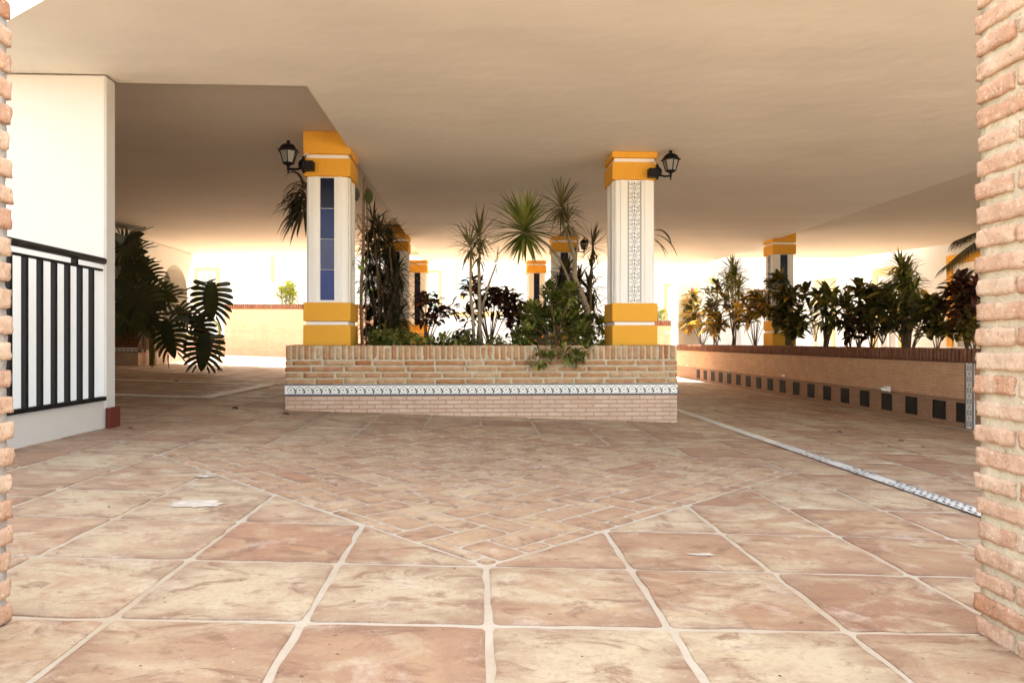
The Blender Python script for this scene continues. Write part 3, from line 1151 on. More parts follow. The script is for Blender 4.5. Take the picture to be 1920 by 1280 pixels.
def lantern(label, px, sgn, x_col, y0, zc, sc_=1.0):
    """px side: sgn=-1 lantern hangs to the left of the bracket"""
    t = thing('wall_lantern', label, 'lantern', (x_col, y0, zc), 'black wall lanterns')
    s = sc_
    mb = MB()
    xa_, xb_ = x_col, x_col - sgn * 0.085 * s
    mb.bbox(min(xa_, xb_), max(xa_, xb_), y0 - 0.09 * s, y0 - 0.001, zc - 0.040 * s, zc + 0.040 * s, 0.004)
    mb.build('mounting_box', M['iron'], t)
    mb = MB()
    yc = y0 - 0.045 * s
    pr = [(-0.001, 0.030), (-0.002, 0.062), (0.010, 0.062), (0.020, 0.040), (0.040, 0.030), (0.05, 0.014)]
    vs = []
    n = 10
    for (d, r) in pr:
        for k in range(n):
            a = 2 * PI * k / n
            vs.append((x_col + sgn * d * s, yc + r * 0.85 * s * math.cos(a), zc + 0.012 * s + r * 1.25 * s * math.sin(a)))
    fs = [(i * n + k, i * n + (k + 1) % n, (i + 1) * n + (k + 1) % n, (i + 1) * n + k) for i in range(len(pr) - 1) for k in range(n)]
    fs.append(tuple((len(pr) - 1) * n + k for k in range(n)))
    mb.add(vs, fs)
    mb.build('back_plate', M['iron'], t, True)
    xl = x_col + sgn * 0.138 * s
    zb = zc - 0.012 * s
    mb = MB()
    mb.tube([(x_col + sgn * 0.03 * s, yc, zb - 0.01 * s), (x_col + sgn * 0.08 * s, yc, zb - 0.018 * s), (xl, yc, zb - 0.014 * s)], 0.010 * s, 8)
    mb.lathe([(0.004 * s, -0.055 * s), (0.009 * s, -0.045 * s), (0.007 * s, -0.03 * s), (0.013 * s, -0.015 * s), (0.012 * s, 0.01 * s), (0.03 * s, 0.022 * s), (0.05 * s, 0.030 * s), (0.05 * s, 0.038 * s)], (xl, yc, zb), 12)
    mb.build('arm', M['iron'], t, True)
    zl = zb + 0.038 * s
    h1 = 0.102 * s
    r0, r1 = 0.048 * s, 0.078 * s
    fr_ = MB()
    gl = MB()
    nn = 6
    rot = PI / 6 + 0.12
    for k in range(nn):
        a = 2 * PI * k / nn + rot
        a2 = 2 * PI * (k + 1) / nn + rot
        p0 = Vector((xl + r0 * math.cos(a), yc + r0 * math.sin(a), zl))
        p1 = Vector((xl + r1 * math.cos(a), yc + r1 * math.sin(a), zl + h1))
        q0 = Vector((xl + r0 * math.cos(a2), yc + r0 * math.sin(a2), zl))
        q1 = Vector((xl + r1 * math.cos(a2), yc + r1 * math.sin(a2), zl + h1))
        fr_.tube([p0, p1], 0.005 * s, 6)
        c0 = Vector((xl, yc, zl))
        gl.add([p0.lerp(c0, .06), q0.lerp(c0, .06), q1.lerp(Vector((xl, yc, zl + h1)), .05), p1.lerp(Vector((xl, yc, zl + h1)), .05)], [(0, 1, 2, 3)])
    fr_.build('frame', M['iron'], t, True)
    gl.build('glass', M['lglass'], t)
    mb = MB()
    mb.lathe([(0.012 * s, 0.0), (0.02 * s, 0.01 * s), (0.024 * s, 0.06 * s), (0.014 * s, 0.08 * s)], (xl, yc, zl), 10)
    mb.build('bulb', M['whitepaint'], t, True)
    mb = MB()
    mb.lathe([(0.080 * s, h1 - 0.004 * s), (0.100 * s, h1), (0.100 * s, h1 + 0.005 * s), (0.082 * s, h1 + 0.013 * s), (0.075 * s, h1 + 0.027 * s), (0.062 * s, h1 + 0.045 * s), (0.042 * s, h1 + 0.060 * s), (0.018 * s, h1 + 0.068 * s)], (xl, yc, zl), 6, 0, rot)
    mb.build('roof', M['iron'], t)
    mb = MB()
    mb.lathe([(0.020 * s, h1 + 0.064 * s), (0.013 * s, h1 + 0.071 * s), (0.017 * s, h1 + 0.078 * s), (0.017 * s, h1 + 0.090 * s), (0.008 * s, h1 + 0.096 * s)], (xl, yc, zl), 10)
    mb.build('finial', M['iron'], t, True)
    return t


zq = at(570, 312, 6.4).z
lantern('black hexagonal wall lantern on the column with the blue tile strip', 543, -1, at(571, 312, 6.4).x, 6.436, zq)
zq = at(1230, 325, 6.4).z
lantern('black hexagonal wall lantern on the column with the grey patterned strip', 1256, 1, at(1231, 322, 6.4).x, 6.436, zq, 0.92)
lantern('tiny dark lantern on the distant column behind the dracaena heads', 1080, 1, 1.225 + 0.385, 11.68, at(1078, 470, 11.7).z, 0.9)
# loose cable ends above the two lantern boxes
for (px, py, s_, lb) in ((576, 291, -1, 'short loose cable end above the lantern beside the blue tile strip'), (1222, 305, 1, 'short loose cable end above the lantern beside the grey patterned strip')):
    p = at(px, py, 6.43)
    mb = MB()
    mb.tube([p + Vector((-s_ * 0.015, 0, 0)), p + Vector((0, -0.02, 0.006)), p + Vector((s_ * 0.02, -0.03, -0.004)), p + Vector((s_ * 0.03, -0.03, -0.03))], 0.005, 6)
    tag(mb.build('cable', M['whitepaint'], None, True), lb, 'cable')

# ------------------------------------------------------------------ right planter wall
WX, WY0, WY1 = 4.6, 5.0, 16.45
rw = thing('planter_wall', 'long low tiled wall with dark brick coping running under the row of crotons', 'planter', (WX, WY0, fz(WX)))
mb = MB()
mb.box(WX + 0.002, WX + 0.2, WY0, WY1, 0.10, 0.448)
mb.build('tiled_face', M['rightface'], rw)
mb = MB()
mb.box(WX + 0.010, WX + 0.2, WY0, WY1, fz(WX) - 0.1, 0.0985)
mb.build('tiled_plinth', M['rightface2'], rw)
mb = MB()
soldier(mb, Vector((WX - 0.012, WY0, 0)), Vector((0, 1, 0)), Vector((-1, 0, 0)), WY1 - WY0, 0.452, 0.583, 0.056, 0.008, 0.2, 0.05, 0.002)
mb.build('coping', M['coping'], rw, True)
mb = MB()
mb.box(WX - 0.006, WX + 0.18, WY0 + 0.004, WY1 - 0.004, 0.4492, 0.577)
mb.build('coping_mortar', M['copmortar'], rw)
k = 0
yv = 6.98
while yv < 15.2:
    mb = MB()
    mb.bbox(WX + 0.0025, WX + 0.03, yv - 0.10, yv + 0.10, -0.12, 0.065, 0.002)  # dark block stands for a vent opening, its shade put into the colour
    mb.build('dark_vent', M['dark'], rw)
    yv += 0.462
mb = MB()
mb.bbox(WX + 0.0025, WX + 0.03, 6.55, 6.72, -0.12, 0.065, 0.002)
mb.build('dark_vent', M['dark'], rw)
mb = MB()
yc = atX(1818, 700, WX).y
fr = Frame(mb, (WX - 0.004, yc - 0.062, fz(WX)), (0, 0, 1), (0, 1, 0), (-1, 0, 0))
mb.box(WX - 0.0036, WX + 0.01, yc - 0.062, yc + 0.062, fz(WX), 0.4485, 0)
L, W = 0.448 - fz(WX), 0.124
fr.rect(0, L, 0, W, 0, 0)
for (q0, q1) in ((0, 0.016), (0.022, 0.026), (W - 0.026, W - 0.022), (W - 0.016, W)):
    fr.rect(0, L, q0, q1, 0.0008, 1)
a = 0.05
while a < L - 0.03:
    for sx in (-1, 1):
        for sy in (-1, 1):
            fr.arc(a + sx * 0.013, W / 2 + sy * 0.017, 0.006, 0.012, 0, 2 * PI, 0.0008, 1, 8)
    fr.arc(a + 0.052, W / 2, 0.013, 0.018, 0, 2 * PI, 0.0008, 2, 10)
    fr.petals(a + 0.052, W / 2, 0.012, 0.0008, 3, 6)
    a += 0.104
mb.build('patterned_tile_strip', [M['glaze_w'], M['glaze_b'], M['glaze_g'], M['glaze_o']], rw)
mb = MB()
mb.box(WX + 0.201, 6.1, WY0, WY1, 0.3, 0.5)
mb.build('soil', M['soil'], rw)
mb = MB()
mb.box(6.101, 6.25, WY0, WY1, -0.4, 0.53)
mb.build('back_wall', M['outwall'], rw)

# small scoop lights / spouts fixed to the wall
for (px, py, lb) in ((1664, 729, 'white scoop shaped wall light on the tiled wall, nearest the patterned strip'), (1470, 704, 'pale scoop shaped wall light on the tiled wall, second from the patterned strip'),
                     (1366, 694, 'pale scoop shaped wall light on the tiled wall, third from the patterned strip'), (1290, 685, 'pale scoop shaped wall light on the tiled wall, beside the centre planter')):
    p = atX(px, py, WX)
    s = 0.55 if px < 1600 else 1.0
    t = thing('wall_light', lb, 'wall light', tuple(p), 'scoop lights on the tiled wall')
    mb = MB()
    n = 7
    vs = []
    for i in range(n + 1):
        a = PI * i / n
        for (dx, kk) in ((0.0, 1.0), (-0.07 * s, 0.9), (-0.085 * s, 0.55)):
            vs.append((p.x + dx, p.y + 0.055 * s * math.cos(a) * kk, p.z - 0.015 * s + 0.035 * s * math.sin(a) * kk))
    fs = [(i * 3 + c, i * 3 + c + 1, (i + 1) * 3 + c + 1, (i + 1) * 3 + c) for i in range(n) for c in range(2)]
    mb.add(vs, fs)
    mb.build('hood', M['whitepaint'], t)
    mb = MB()
    mb.bbox(p.x - 0.012 * s, p.x + 0.004, p.y - 0.06 * s, p.y + 0.06 * s, p.z - 0.03 * s, p.z + 0.03 * s, 0.003)
    mb.build('back_plate', M['whitepaint'], t)
# ------------------------------------------------------------------ surroundings beyond the passage
# left side wall with a round-headed opening, above a pink tiled dado
sw = thing('arched_wall', 'white side wall pierced by a tall round arch behind the monstera', 'wall', (-6.05, 13.3, fz(-6)))
mb = MB()
xw, y0, y1, zt = -6.05, 13.3, 15.69, 2.50
ya, yb, zs, ztop = 14.15, 15.35, 0.95, 2.18
out = [(y0, 0.9), (y0, zt), (15.69, zt), (15.69, 3.3), (y1, 3.3), (y1, 0.9)]
n = 18
arc = []
for k in range(n + 1):
    a = PI * k / n
    arc.append(((ya + yb) / 2 + (yb - ya) / 2 * math.cos(a), 1.58 + 0.6 * math.sin(a)))
# left block, right block and strips over the arch
def yz_prism(mb, pts, x0, x1, m=0):
    n = len(pts)
    vs = [(x0, p[0], p[1]) for p in pts] + [(x1, p[0], p[1]) for p in pts]
    fs = [tuple(range(n)), tuple(range(n, 2 * n))[::-1]] + [(i, n + i, n + (i + 1) % n, (i + 1) % n) for i in range(n)]
    mb.add(vs, fs, m)
yz_prism(mb, [(y0, -0.1), (ya, -0.1), (ya, zt), (y0, zt)], xw - 0.3, xw)
yz_prism(mb, [(yb, -0.1), (y1, -0.1), (y1, zt), (yb, zt)], xw - 0.3, xw)
for k in range(n):
    (p1, z1), (p0, z0) = arc[k], arc[k + 1]
    yz_prism(mb, [(p0, z0), (p1, z1), (p1, zt), (p0, zt)], xw - 0.3, xw)
yz_prism(mb, [(ya, -0.1), (yb, -0.1), (yb, 0.62), (ya, 0.62)], xw - 0.3, xw)
mb.build('wall_panel', M['plaster'], sw)
mb = MB()
mb.box(xw + 0.001, xw + 0.03, 13.4, 15.68, -0.1, 0.62)
mb.build('pink_dado', M['farpinkX'], sw)
mb = MB()
mb.box(xw - 1.1, xw - 1.0, 14.21, 15.69, -0.1, 2.45)
mb.box(xw - 0.999, xw - 0.301, 15.6, 15.69, -0.1, 2.45)
tag(mb.build('plaster_wall', M['plaster']), 'grey white plaster seen through the tall round arch', 'wall')
# brown wooden obelisk seen through the arch
mb = MB()
p = at(336, 545, 15.3)
mb.lathe([(0.10, -0.9), (0.09, -0.1), (0.05, 0.25), (0.012, 0.45)], (xw - 0.65, 14.75, p.z - 0.05), 8)
tag(mb.build('garden_obelisk', M['bark']), 'narrow pointed brown garden obelisk inside the round arch', 'obelisk')

# far boundary wall in pink brick
def far_wall(label, pxa, pxb, Y, pyt, z0, capped=True):
    a, b_ = at(pxa, pyt, Y), at(pxb, pyt, Y)
    t = thing('boundary_wall', label, 'wall', (a.x, Y, z0))
    mb = MB()
    mb.box(a.x, b_.x, Y, Y + 0.25, z0, a.z - 0.14)
    mb.build('brick_face', M['farpink'], t)
    mb = MB()
    soldier(mb, Vector((a.x - 0.01, Y - 0.02, 0)), Vector((1, 0, 0)), Vector((0, -1, 0)), b_.x - a.x, a.z - 0.139, a.z, 0.062, 0.008, 0.29, 0.07, 0.002)
    mb.build('coping', M['coping'], t, True)


far_wall('tall pink brick boundary wall with dark coping under the lime green bush', 421, 700, 20.9, 570, -0.1)
far_wall('low pink brick wall behind the olive handrail and the hanging monstera leaves', 300, 420, 20.9, 634, -0.1)
far_wall('short pink brick boundary wall seen between the patterned column and the white pier', 1190, 1262, 20.0, 601, -0.6)
mb = MB()
a, b_ = at(1254, 622, 19.0), at(1268, 622, 19.0)
mb.bbox(a.x, b_.x, 18.9, 19.4, -0.6, a.z, 0.02)
tag(mb.build('step_wall', M['farpink']), 'low stepped pink brick block beside the white pier', 'wall')
a, b_ = at(1271, 495, 16.7), at(1315, 495, 16.7)
mb = MB()
mb.bbox(a.x, b_.x, 16.7, 17.3, -0.3, a.z, 0.012)
tag(mb.build('white_pier', M['plaster']), 'plain broad white pier standing left of the yellow crotons', 'pier')

# green handrail along the left side wall
hr = thing('handrail', 'olive green handrail with a curved black end by the pink dado', 'handrail', (-5.8, 13.2, fz(-5.8)))
mb = MB()
mb.bbox(-5.86, -5.76, 13.15, 13.25, fz(-5.8), 0.80, 0.01)
mb.build('post', M['olive'], hr)
mb = MB()
mb.bbox(-5.86, -5.78, 13.26, 16.3, 0.72, 0.80, 0.01)
mb.build('rail', M['olive'], hr)
mb = MB()
pts = [(-6.0, 16.4, 1.15)] + [(-6.0 + 0.24 * math.sin(q), 16.4, 0.90 + 0.25 * math.cos(q)) for q in [PI / 2 * k / 6 for k in range(1, 7)]] + [(-5.76, 16.4, 0.2)]
mb.tube(pts, 0.03, 8)
mb.build('curved_end', M['olive'], hr, True)

# left planter under the monstera
lp = thing('brick_planter', 'dark brick planter with a patterned tile band under the big monstera', 'planter', (-7.2, 12.9, fz(-7)))
lx0, lx1, ly = -8.95, -5.93, 12.9
zf = 0.19
mb = MB()
wall_bricks(mb, Vector((lx0, ly, 0)), Vector((1, 0, 0)), Vector((0, -1, 0)), lx1 - lx0, 0.56, 5, 0.0525, 0.25, 0.013, 0.1)
soldier(mb, Vector((lx0, ly, 0)), Vector((1, 0, 0)), Vector((0, -1, 0)), lx1 - lx0, 0.83, 0.95, 0.0525, 0.012, 0.12)
mb.build('brick_courses', M['coping'], lp, True)
mb = MB()
mb.box(lx0, lx1 - 0.004, ly + 0.006, 14.0, 0.5, 0.94)
mb.build('mortar', M['copmortar'], lp)
mb = MB()
mb.box(lx0, lx1, ly + 0.003, 14.0, 0.1, 0.455)
mb.build('tiled_base', M['pinkface'], lp)
mb = MB()
scroll_band(Frame(mb, (lx0, ly - 0.001, 0.456), (1, 0, 0), (0, 0, 1), (0, -1, 0)), lx1 - lx0, 0.1)
mb.build('tile_band', [M['glaze_w'], M['glaze_b'], M['glaze_g'], M['glaze_o']], lp)
mb = MB()
mb.box(-9.0, -6.36, 14.01, 14.2, -0.1, ZH)
tag(mb.build('plaster_wall', M['plaster']), 'shaded white plaster wall right behind the monstera planter', 'wall')

# opposite house facade
def win(parent, x0, x1, y, z0, z1, pane, surr=0.16, axis='x', ochre='ochrepale'):
    """window with an ochre surround on a wall facing -Y (axis x) or -X (axis y)"""
    def bx(mb, a0, a1, d0, d1, c0, c1):
        if axis == 'x':
            mb.box(a0, a1, y - d1, y - d0, c0, c1)
        else:
            mb.box(y - d1, y - d0, a0, a1, c0, c1)
    mb = MB()
    bx(mb, x0 - surr, x0, 0.001, 0.05, z0, z1)
    bx(mb, x1, x1 + surr, 0.001, 0.05, z0, z1)
    bx(mb, x0 - surr, x1 + surr, 0.001, 0.055, z1 + 0.0005, z1 + surr)
    wob = mb.build('window', M[ochre], parent)
    mb = MB()
    f = 0.12
    bx(mb, x0 + 0.001, x0 + f, 0.001, 0.03, z0, z1 - 0.001)
    bx(mb, x1 - f, x1 - 0.001, 0.001, 0.03, z0, z1 - 0.001)
    bx(mb, x0 + f + 0.0005, x1 - f - 0.0005, 0.001, 0.03, z1 - f, z1 - 0.001)
    bx(mb, (x0 + x1) / 2 - 0.03, (x0 + x1) / 2 + 0.03, 0.001, 0.028, z0, z1 - f - 0.001)
    mb.build('frame', M['whitepaint'], wob)
    mb = MB()
    bx(mb, x0 + f, x1 - f, 0.0005, 0.004, z0, z1 - f)
    mb.build('pane', M[pane], wob)


YFAC = 25.0
fh = thing('house', 'bright white house facade closing the view behind the planter, with pale ochre window surrounds', 'house', (0, YFAC, 0))
mb = MB()
mb.box(-22, 12, YFAC, YFAC + 6, -1.0, 9.5)
mb.build('wall', M['outwall'], fh)


def fx(px):
    return at(px, 600, YFAC).x


def fzz(py):
    return at(900, py, YFAC).z


win(fh, fx(372), fx(405), YFAC, fzz(570), fzz(511), 'shutter', 0.13)
win(fh, fx(796), fx(823), YFAC, fzz(585), fzz(512), 'palegreen', 0.1)
win(fh, fx(858), fx(884), YFAC, fzz(545), fzz(490), 'paleblue', 0.04)
win(fh, fx(1250), fx(1266), YFAC, fzz(600), fzz(536), 'shutter', 0.09)
for (pa, pb, ya_, yb_) in ((508, 514, 530, 470), (846, 942, 593, 584), (862, 873, 561, 552)):
    mb = MB()
    mb.box(fx(pa), fx(pb), YFAC - 0.05, YFAC - 0.001, fzz(ya_), fzz(yb_))
    mb.build('ochre_trim', M['ochrepale'], fh)
mb = MB()
mb.box(-22.2, 12.2, YFAC - 0.4, YFAC - 0.001, 7.2, 7.4)
mb.build('cornice', M['outwall'], fh)

sh = thing('house', 'white house side on the right with ochre framed windows above the crotons', 'house', (9.1, 15, fz(9)))
XR = 9.1
mb = MB()
mb.box(XR, XR + 6, 6, 24.5, -1.0, 8.0)
mb.build('wall', M['outwall'], sh)


def yr(px):
    return atX(px, 600, XR).y


for (pl_, pr_, bot) in ((1790, 1868, 0.55), (1648, 1688, 0.4), (1535, 1560, 0.4)):
    ya_, yb_ = yr(pr_), yr(pl_)
    win(sh, ya_, yb_, XR, bot, 2.12, 'shutter', 0.17, 'y', 'ochre' if pl_ > 1700 else 'ochrepale')

# lime bush above the far wall
def bush(name, label, cat, px, py, Y, r, n, mats, leafL, leafW, group=None, squash=0.85, base=None, stem=None):
    c = at(px, py, Y)
    t = thing(name, label, cat, (c.x, c.y, base if base is not None else c.z - r), group)
    mb = MB()
    cl = [(c + Vector((U(-1, 1), U(-1, 1), U(-1, 1) * squash)).normalized() * r * U(0.35, 0.85), r * U(0.3, 0.5)) for _ in range(12)]
    for _ in range(n):
        cc, rr = R.choice(cl)
        d = Vector((R.gauss(0, 1), R.gauss(0, 1), R.gauss(0, 1))).normalized()
        p = cc + d * rr * U(0.3, 1)
        mb.leaf(p, d + Vector((0, 0, 0.3)), leafL * U(.7, 1.2), leafW * U(.7, 1.2), U(0, 1), 3, 0.2, 'oval')
    mb.build('foliage', mats, t)
    mb = MB()
    for _ in range(5):
        e = c + Vector((U(-.6, .6) * r, U(-.5, .5) * r, U(-.2, .5) * r))
        b0 = Vector((c.x + U(-.08, .08), c.y, base if base is not None else c.z - r))
        mb.tube([b0, b0.lerp(e, .5) + Vector((U(-.1, .1) * r, 0, 0)), e], [r * .05, r * .035, r * .015], 5)
    mb.build('branches', M['bark'] if stem is None else stem, t)
    return t


bush('garden_bush', 'lime green bush showing above the tall pink boundary wall', 'bush', 536, 550, 22.5, 0.42, 420, M['l_lime'], 0.14, 0.06, base=0.0)
bush('garden_bush', 'faint small bush above the short pink boundary wall', 'bush', 1240, 592, 22.0, 0.28, 160, M['l_lime'], 0.12, 0.05, base=0.0)

# ------------------------------------------------------------------ plants
def crown(mb, c, n, L, w, up=0.25, droop=0.7, seg=7, spread=1.0, fold=0.18, axis=(0, 0, 1), m=0, lmin=0.6):
    ax = Vector(axis).normalized()
    for k in range(n):
        a = k * 2.399963 + U(-.25, .25)
        e = up + (1 - up) * (k / n) if False else None
        s = k / n
        el = math.radians(82 - 142 * s * spread) + U(-.12, .12)
        d = Vector((math.cos(a) * math.cos(el), math.sin(a) * math.cos(el), math.sin(el)))
        q = Vector((0, 0, 1)).rotation_difference(ax)
        d = q @ d
        LL = L * U(lmin, 1.05) * (0.75 + 0.35 * math.sin(PI * min(1, s + .15)))
        mb.leaf(Vector(c) + d * 0.015 - ax * 0.06 * s, d, LL, w * U(.8, 1.15), droop * U(.2, 2.1), seg, fold, 'strap', m)


def curve(pts, n=10):
    """Catmull-Rom through points"""
    P = [Vector(p) for p in pts]
    P = [P[0] * 2 - P[1]] + P + [P[-1] * 2 - P[-2]]
    out = []
    for i in range(1, len(P) - 2):
        for k in range(n):
            t = k / n
            out.append(0.5 * ((2 * P[i]) + (P[i + 1] - P[i - 1]) * t + (2 * P[i - 1] - 5 * P[i] + 4 * P[i + 1] - P[i + 2]) * t * t + (3 * P[i] - P[i - 1] - 3 * P[i + 1] + P[i + 2]) * t ** 3))
    out.append(P[-2])
    return out


def trunk(mb, pts, r0, r1, nseg=8, n=7, m=0):
    c = curve(pts, nseg)
    mb.tube([p + Vector((U(-1, 1), U(-1, 1), 0)) * r0 * 0.12 for p in c], [r0 + (r1 - r0) * i / (len(c) - 1) + U(-.1, .1) * r0 for i in range(len(c))], n, m)


SOIL = 0.56

# slender dracaena with pale stems
Y = 7.3
t = thing('dracaena', 'slender dracaena with three pale bare stems and thin olive leaf heads', 'plant', tuple(at(895, 655, Y)))
mb = MB()
trunk(mb, [at(888, 665, Y), at(887, 600, Y), at(882, 540, Y), at(883, 462, Y)], 0.021, 0.012)
trunk(mb, [at(903, 665, Y + .1), at(899, 590, Y + .1), at(898, 520, Y + .1), at(900, 445, Y + .1)], 0.023, 0.013)
trunk(mb, [at(894, 665, Y + .2), at(899, 600, Y + .2), at(913, 545, Y + .2), at(930, 496, Y + .2)], 0.018, 0.008)
mb.build('stems', M['bark_pale'], t, True)
mb = MB()
crown(mb, at(881, 460, Y), 60, 0.33, 0.017, droop=0.5)
crown(mb, at(900, 440, Y + .1), 64, 0.36, 0.018, droop=0.45)
crown(mb, at(898, 475, Y + .1), 40, 0.30, 0.016, droop=0.6)
crown(mb, at(931, 492, Y + .2), 20, 0.20, 0.010, droop=0.8)
mb.build('leaves', M['l_drac'], t)

# curved trunk carrying the light crown; the yucca rosette stands in front
Y = 7.6
t = thing('dracaena', 'leaning dracaena with a thick curved pale trunk and a light airy leaf head', 'plant', tuple(at(1104, 655, Y)))
mb = MB()
trunk(mb, [at(1103, 665, Y), at(1103, 600, Y), at(1092, 555, Y), at(1078, 520, Y), at(1077, 480, Y), at(1060, 430, Y), at(1054, 390, Y)], 0.038, 0.016)
trunk(mb, [at(1076, 505, Y), at(1083, 450, Y), at(1073, 425, Y)], 0.014, 0.010)
mb.build('stems', M['bark_pale'], t, True)
mb = MB()
crown(mb, at(1052, 385, Y), 78, 0.38, 0.020, droop=0.35)
crown(mb, at(1064, 415, Y), 40, 0.30, 0.018, droop=0.9)
mb.build('leaves', M['l_drac'], t)

Y = 7.0
t = thing('yucca', 'big green yucca rosette with broad stiff leaves high above the planter', 'plant', tuple(at(1030, 655, Y + .5)))
mb = MB()
trunk(mb, [at(1068, 665, Y + .8), at(1070, 590, Y + .8), at(1064, 520, Y + .7), at(1030, 462, Y + .5), at(983, 436, Y)], 0.016, 0.013)
mb.build('stem', M['bark_pale'], t, True)
mb = MB()
crown(mb, at(983, 430, Y), 112, 0.44, 0.038, droop=0.4, axis=(0, -0.35, 1), lmin=0.8)
mb.build('leaves', M['l_yucca'], t)

Y = 7.9
t = thing('dracaena', 'thin dark dracaena with wiry leaves close beside the patterned column', 'plant', tuple(at(1104, 655, Y)))
mb = MB()
trunk(mb, [at(1106, 660, Y), at(1107, 560, Y), at(1110, 490, Y), at(1112, 455, Y)], 0.016, 0.012)
mb.build('stem', M['bark'], t, True)
mb = MB()
crown(mb, at(1112, 458, Y), 46, 0.32, 0.016, droop=0.5)
crown(mb, at(1110, 505, Y), 30, 0.28, 0.015, droop=0.9)
mb.build('leaves', M['l_dark'], t)


def croton(label, px, py, Y, r, n, mat, base_y=None, group='croton shrubs', stems=4, L=0.13, W=0.045, tips=None, zb=SOIL, X=None, name='croton'):
    P = (lambda a, b_: at(a, b_, Y)) if X is None else (lambda a, b_: atX(a, b_, X))
    c = P(px, py)
    base = Vector((c.x + U(-.05, .05), c.y + U(-.1, .1), zb))
    t = thing(name, label, 'shrub', tuple(base), group)
    mbs, mbl = MB(), MB()
    T = []
    if tips:
        T = [P(a, b_) for (a, b_) in tips]
    else:
        for k in range(stems + 3):
            T.append(c + Vector((U(-1, 1) * r * .7, U(-1, 1) * r * .6, U(-.8, .8) * r)))
    for e in T:
        mid = base.lerp(e, 0.5) + Vector((U(-.1, .1) * r, U(-.1, .1) * r, 0.05))
        trunk(mbs, [base, mid, e], 0.007, 0.004, 5, 5)
    for k in range(n):
        e = R.choice(T)
        s = U(0, 1)
        d = Vector((R.gauss(0, 1), R.gauss(0, 1), R.gauss(0.45, 0.6))).normalized()
        p = e + d * U(0, .25) * r + Vector((0, 0, -U(0, 0.7) * r))
        mbl.leaf(p, d, L * U(.7, 1.2), W * U(.75, 1.2), U(.3, 1.6), 4, 0.16, 'oval', 0, None, U(-.8, .8))
    mbs.build('stems', M['bark'], t, True)
    mbl.build('leaves', M[mat], t)
    return t


croton('dark red croton left of the pale dracaena stems, with one side twig', 805, 572, 7.6, 0.17, 210, 'l_croton', tips=[(790, 560), (800, 550), (820, 560), (795, 590), (815, 592), (826, 575), (846, 572), (808, 572)], L=0.10, W=0.042)
croton('tall almost black croton behind the pale dracaena stems', 915, 560, 8.0, 0.2, 330, 'l_croton', tips=[(880, 535), (888, 520), (900, 530), (905, 555), (878, 580), (920, 545), (926, 560), (935, 540), (945, 555), (955, 550), (965, 560), (895, 570)], L=0.12, W=0.05)
croton('low dark croton with orange tips in front of the leafy green bush', 968, 585, 7.7, 0.17, 200, 'l_croton', tips=[(948, 580), (960, 575), (970, 590), (985, 580), (990, 600), (958, 600)], L=0.11, W=0.045)
croton('small dark croton sprig low behind the planter coping', 868, 622, 7.2, 0.1, 60, 'l_dark', tips=[(860, 625), (870, 612), (878, 625)], L=0.08, W=0.03)

# leafy green bush spilling over the planter
Y = 6.75
t = thing('green_bush', 'leafy green bush spilling over the planter coping below the curved trunk', 'bush', tuple(at(1040, 655, Y)))
mb = MB()
cl = [((1000, 590), 26), ((1020, 600), 28), ((1035, 570), 26), ((1060, 575), 30), ((1075, 605), 34), ((1050, 615), 34), ((1015, 625), 30), ((1100, 612), 26), ((1130, 610), 16), ((1030, 545), 16), ((1070, 550), 18), ((990, 610), 16), ((1090, 630), 26), ((985, 628), 18), ((1000, 634), 18), ((972, 634), 13)]
for (q, rp) in cl:
    c = at(q[0], q[1], Y + U(-.1, .45))
    r = rp / 205
    for _ in range(int(rp * 8)):
        d = Vector((R.gauss(0, 1), R.gauss(0, 1), R.gauss(.1, 1))).normalized()
        mb.leaf(c + d * r * U(.2, 1), d + Vector((0, -.3, .2)), 0.062 * U(.7, 1.25), 0.034 * U(.8, 1.2), U(0, 1.4), 3, 0.15, 'oval')
for (q, rp, n) in (((1012, 672), 20, 60), ((1060, 662), 14, 46), ((1080, 668), 14, 50), ((1030, 655), 16, 40), ((1098, 656), 10, 24)):
    c = at(q[0], q[1], 6.19)
    for _ in range(n):
        d = Vector((R.gauss(0, 1), R.gauss(-.5, .4), R.gauss(0, 1))).normalized()
        mb.leaf(c + Vector((d.x, 0, d.z)) * rp / 205 * U(.1, 1) + Vector((0, -U(0, .05), 0)), d, 0.055 * U(.7, 1.25), 0.032 * U(.8, 1.2), U(0, 1.4), 3, 0.15, 'oval')
mb.build('leaves', M['l_green'], t)
mb = MB()
b0 = at(1045, 660, Y)
for (q, rp) in cl:
    trunk(mb, [b0 + Vector((U(-.1, .1), U(0, .2), -0.02)), b0.lerp(at(q[0], q[1], Y + .15), .5) + Vector((0, .05, .05)), at(q[0], q[1], Y + .15)], 0.010, 0.004, 5, 5)
for q in ((1012, 676), (1082, 672)):
    trunk(mb, [b0 + Vector((0, -.1, 0)), at(q[0], 642, 6.3), at(q[0], q[1], 6.19)], 0.007, 0.003, 5, 5)
mb.build('stems', M['bark'], t, True)

# dense dark cordyline behind the bush
Y = 8.6
t = thing('cordyline', 'dense dark cordyline behind the leafy green bush and the curved trunk', 'plant', tuple(at(1085, 650, Y)))
mb = MB()
for (px, py, n) in ((1062, 515, 44), (1085, 530, 50), (1105, 545, 44), (1075, 560, 50), (1110, 580, 36), (1050, 545, 36)):
    crown(mb, at(px, py, Y + U(-.3, .3)), n, 0.34, 0.036, droop=1.1)
mb.build('leaves', M['l_dark'], t)
mb = MB()
for (px, py) in ((1062, 515), (1085, 530), (1105, 545), (1075, 560)):
    trunk(mb, [at(1082 + U(-5, 5), 655, Y), at((px + 1082) / 2, (py + 655) / 2, Y), at(px, py, Y)], 0.018, 0.012, 5, 6)
mb.build('stems', M['bark'], t, True)

